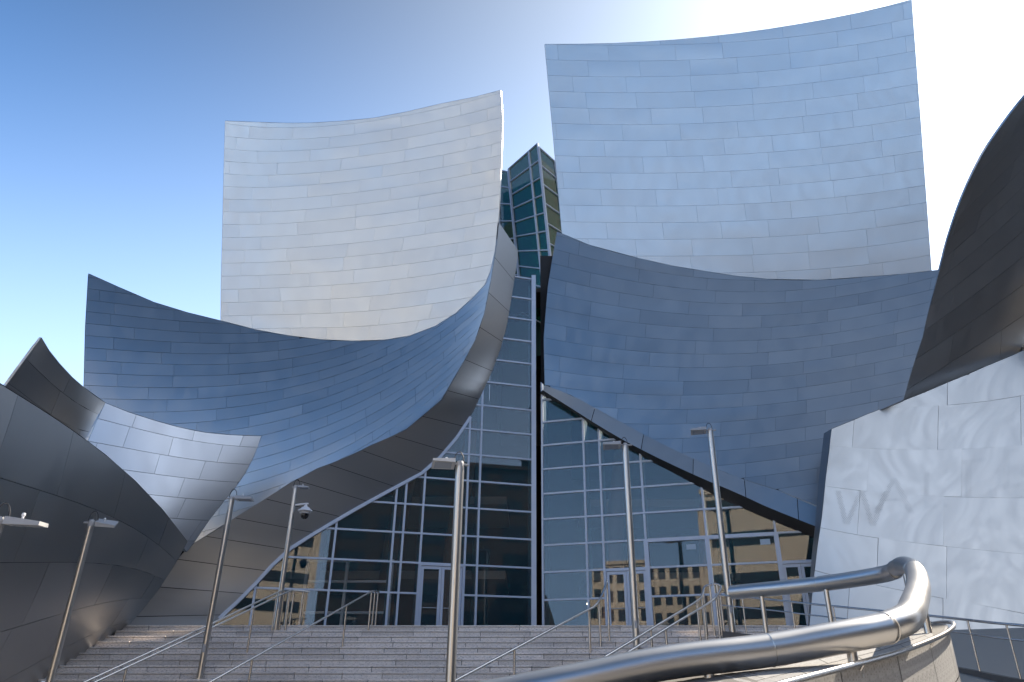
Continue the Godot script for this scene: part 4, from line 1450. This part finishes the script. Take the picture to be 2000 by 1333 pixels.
func build_rails() -> void:
	handrail("left handrail of the close double pair climbing to the left glass", [Vector3(-9.3, 0.95, -13.4), Vector3(-8.56, 1.87, -15.43), Vector3(-7.6, 3.05, -18.05), Vector3(-6.80, 4.06, -20.25), Vector3(-6.66, 4.18, -20.6), Vector3(-6.6, 4.2, -20.9)], [0.18, 0.42, 0.62, 0.8, 0.97])
	handrail("right handrail of the close double pair climbing to the left glass", [Vector3(-9.1, 0.95, -13.4), Vector3(-8.36, 1.87, -15.43), Vector3(-7.4, 3.05, -18.05), Vector3(-6.58, 4.07, -20.3), Vector3(-6.40, 4.2, -20.7), Vector3(-6.1, 4.2, -21.0)], [0.25, 0.5, 0.66, 0.78, 0.92])
	handrail("single steel handrail climbing left of the tallest light pole", [Vector3(-6.9, 0.95, -13.4), Vector3(-6.16, 1.87, -15.43), Vector3(-5.2, 3.05, -18.05), Vector3(-4.42, 4.02, -20.2), Vector3(-4.26, 4.18, -20.6), Vector3(-4.2, 4.2, -21.0)], [0.28, 0.52, 0.7, 0.84, 0.97])
	handrail("single steel handrail with a curled top before the right glass doors", [Vector3(-3.1, 0.95, -13.4), Vector3(-1.7, 1.77, -15.25), Vector3(-0.43, 2.51, -16.85), Vector3(1.2, 3.46, -18.98), Vector3(1.55, 3.66, -19.38), Vector3(1.75, 3.92, -19.6), Vector3(1.9, 4.24, -19.72), Vector3(1.94, 4.33, -19.8)], [0.1, 0.29, 0.47, 0.66, 0.93], 0.03)
	handrail("rear handrail of the right pair rising behind the guard tube", [Vector3(-1.2, 0.95, -13.4), Vector3(1.33, 2.27, -16.32), Vector3(3.0, 3.17, -18.3), Vector3(4.2, 3.82, -19.72), Vector3(4.42, 4.02, -20.0), Vector3(4.52, 4.22, -20.1), Vector3(4.72, 4.28, -20.1)], [0.3, 0.5, 0.62, 0.72, 0.95], 0.03)
	handrail("front handrail of the right pair rising behind the guard tube", [Vector3(-0.9, 0.95, -13.4), Vector3(1.8, 2.35, -16.48), Vector3(3.3, 3.15, -18.2), Vector3(4.5, 3.78, -19.6), Vector3(4.78, 4.0, -19.85), Vector3(4.92, 4.22, -20.0), Vector3(4.74, 4.30, -20.05)], [0.3, 0.46, 0.6, 0.74, 0.93], 0.03)
	# the ramp railing in front of the bright wall
	var root := thing("ramp_railing", "thin two bar steel railing along the ramp before the bright wall", "railing", Vector3(7.0, 0, -16.5))
	var upper := curve([Vector3(4.74, 3.94, -19.5), Vector3(5.63, 3.74, -18.6), Vector3(6.38, 3.49, -17.4), Vector3(6.86, 3.33, -16.6), Vector3(7.70, 2.99, -14.8), Vector3(7.97, 2.78, -13.6), Vector3(8.16, 2.68, -13.0), Vector3(8.55, 2.48, -11.8)], 4)
	for drop in [[0.0, 0.024, "top_rail"], [0.24, 0.017, "lower_rail"]]:
		var run := []
		for p: Vector3 in upper:
			run.append(p - root.position - Vector3(0, drop[0], 0))
		var st := begin()
		tube(st, run, drop[1], 10)
		part(root, drop[2], st.commit(), M.rail)
	for i in [2, 6, 10, 14, 18, 22, 25]:
		var p: Vector3 = upper[i] - root.position
		var st := begin()
		tube(st, [p, p - Vector3(0, 0.95, 0)], 0.018, 8)
		part(root, "post", st.commit(), M.rail)
	var st := begin()
	for i in upper.size() - 1:
		var a: Vector3 = upper[i] - root.position - Vector3(0, 0.95, 0)
		var c: Vector3 = upper[i + 1] - root.position - Vector3(0, 0.95, 0)
		bar(st, a, c, 0.12, 0.2, Vector3.UP)
	part(root, "kerb", st.commit(), M.joint)


func block(label: String, at: Vector3, turn: float, size: Vector3, mat: Material, floors: int, bays: int, ribbon_windows: bool) -> void:
	var root := thing("office_building", label, "building", at)
	root.rotation.y = turn
	var st := begin()
	box(st, Vector3(-size.x / 2, -0.15, -size.z / 2), Vector3(size.x / 2, size.y, size.z / 2))
	part(root, "wall", st.commit(), mat)
	st = begin()
	box(st, Vector3(-size.x / 2 - 0.3, size.y, -size.z / 2 - 0.3), Vector3(size.x / 2 + 0.3, size.y + 0.6, size.z / 2 + 0.3))
	part(root, "parapet", st.commit(), mat)
	var h := size.y / floors
	for f in floors:
		if ribbon_windows and f >= 2:
			st = begin()
			box(st, Vector3(-size.x / 2 + 1.0, h * f + h * 0.5, -size.z / 2 - 0.06), Vector3(size.x / 2 - 1.0, h * f + h * 0.8, -size.z / 2 + 0.1))
			part(root, "window_band", st.commit(), M.dark_glass)
		elif bays > 1:
			var w := size.x / bays
			for b in bays:
				st = begin()
				box(st, Vector3(-size.x / 2 + w * (b + 0.2), h * f + h * 0.25, -size.z / 2 - 0.05), Vector3(-size.x / 2 + w * (b + 0.8), h * f + h * 0.85, -size.z / 2 + 0.1))
				part(root, "window", st.commit(), M.dark_glass)


func build_street() -> void:
	# blocks the glass walls mirror, then added unseen blocks that tone the steel reflections
	M.dark_glass = matte(Color(0.03, 0.035, 0.04), 0.15)
	var beige := matte(Color(0.74, 0.62, 0.47), 0.85)
	var brown := matte(Color(0.085, 0.062, 0.05), 0.85)
	var tan_ := matte(Color(0.66, 0.55, 0.42), 0.85)
	block("beige office block with dark ribbon windows mirrored in the right glass", Vector3(-3.5, 0, 62), -0.12, Vector3(36, 27, 20), beige, 6, 7, true)
	block("tan office block with a grid of small windows mirrored in the right glass", Vector3(-43, 0, 96), -0.3, Vector3(30, 24, 20), tan_, 7, 14, false)
	block("added pale cream block out of view that brightens the left steel tower by reflection", Vector3(-72, 0, 45), -0.65, Vector3(40, 62, 20), matte(Color(0.56, 0.55, 0.52), 0.85), 12, 9, false)  # put in out of view so the left tower reflects paler
	block("dark brown brick block mirrored in the left glass", Vector3(40, 0, 58), 0.3, Vector3(42, 34, 20), brown, 8, 7, false)
	block("added tall brown block out of view that darkens the rounded steel wall by reflection", Vector3(72, 0, 40), 0.9, Vector3(50, 38, 22), brown, 9, 1, true)  # unseen block put in to darken what the rounded wall mirrors
	block("added broad brown block out of view on the right that darkens the steel reflections", Vector3(95, 0, -4), 1.4, Vector3(60, 52, 22), brown, 12, 1, true)  # also added out of view, keeping bright horizon off the steel
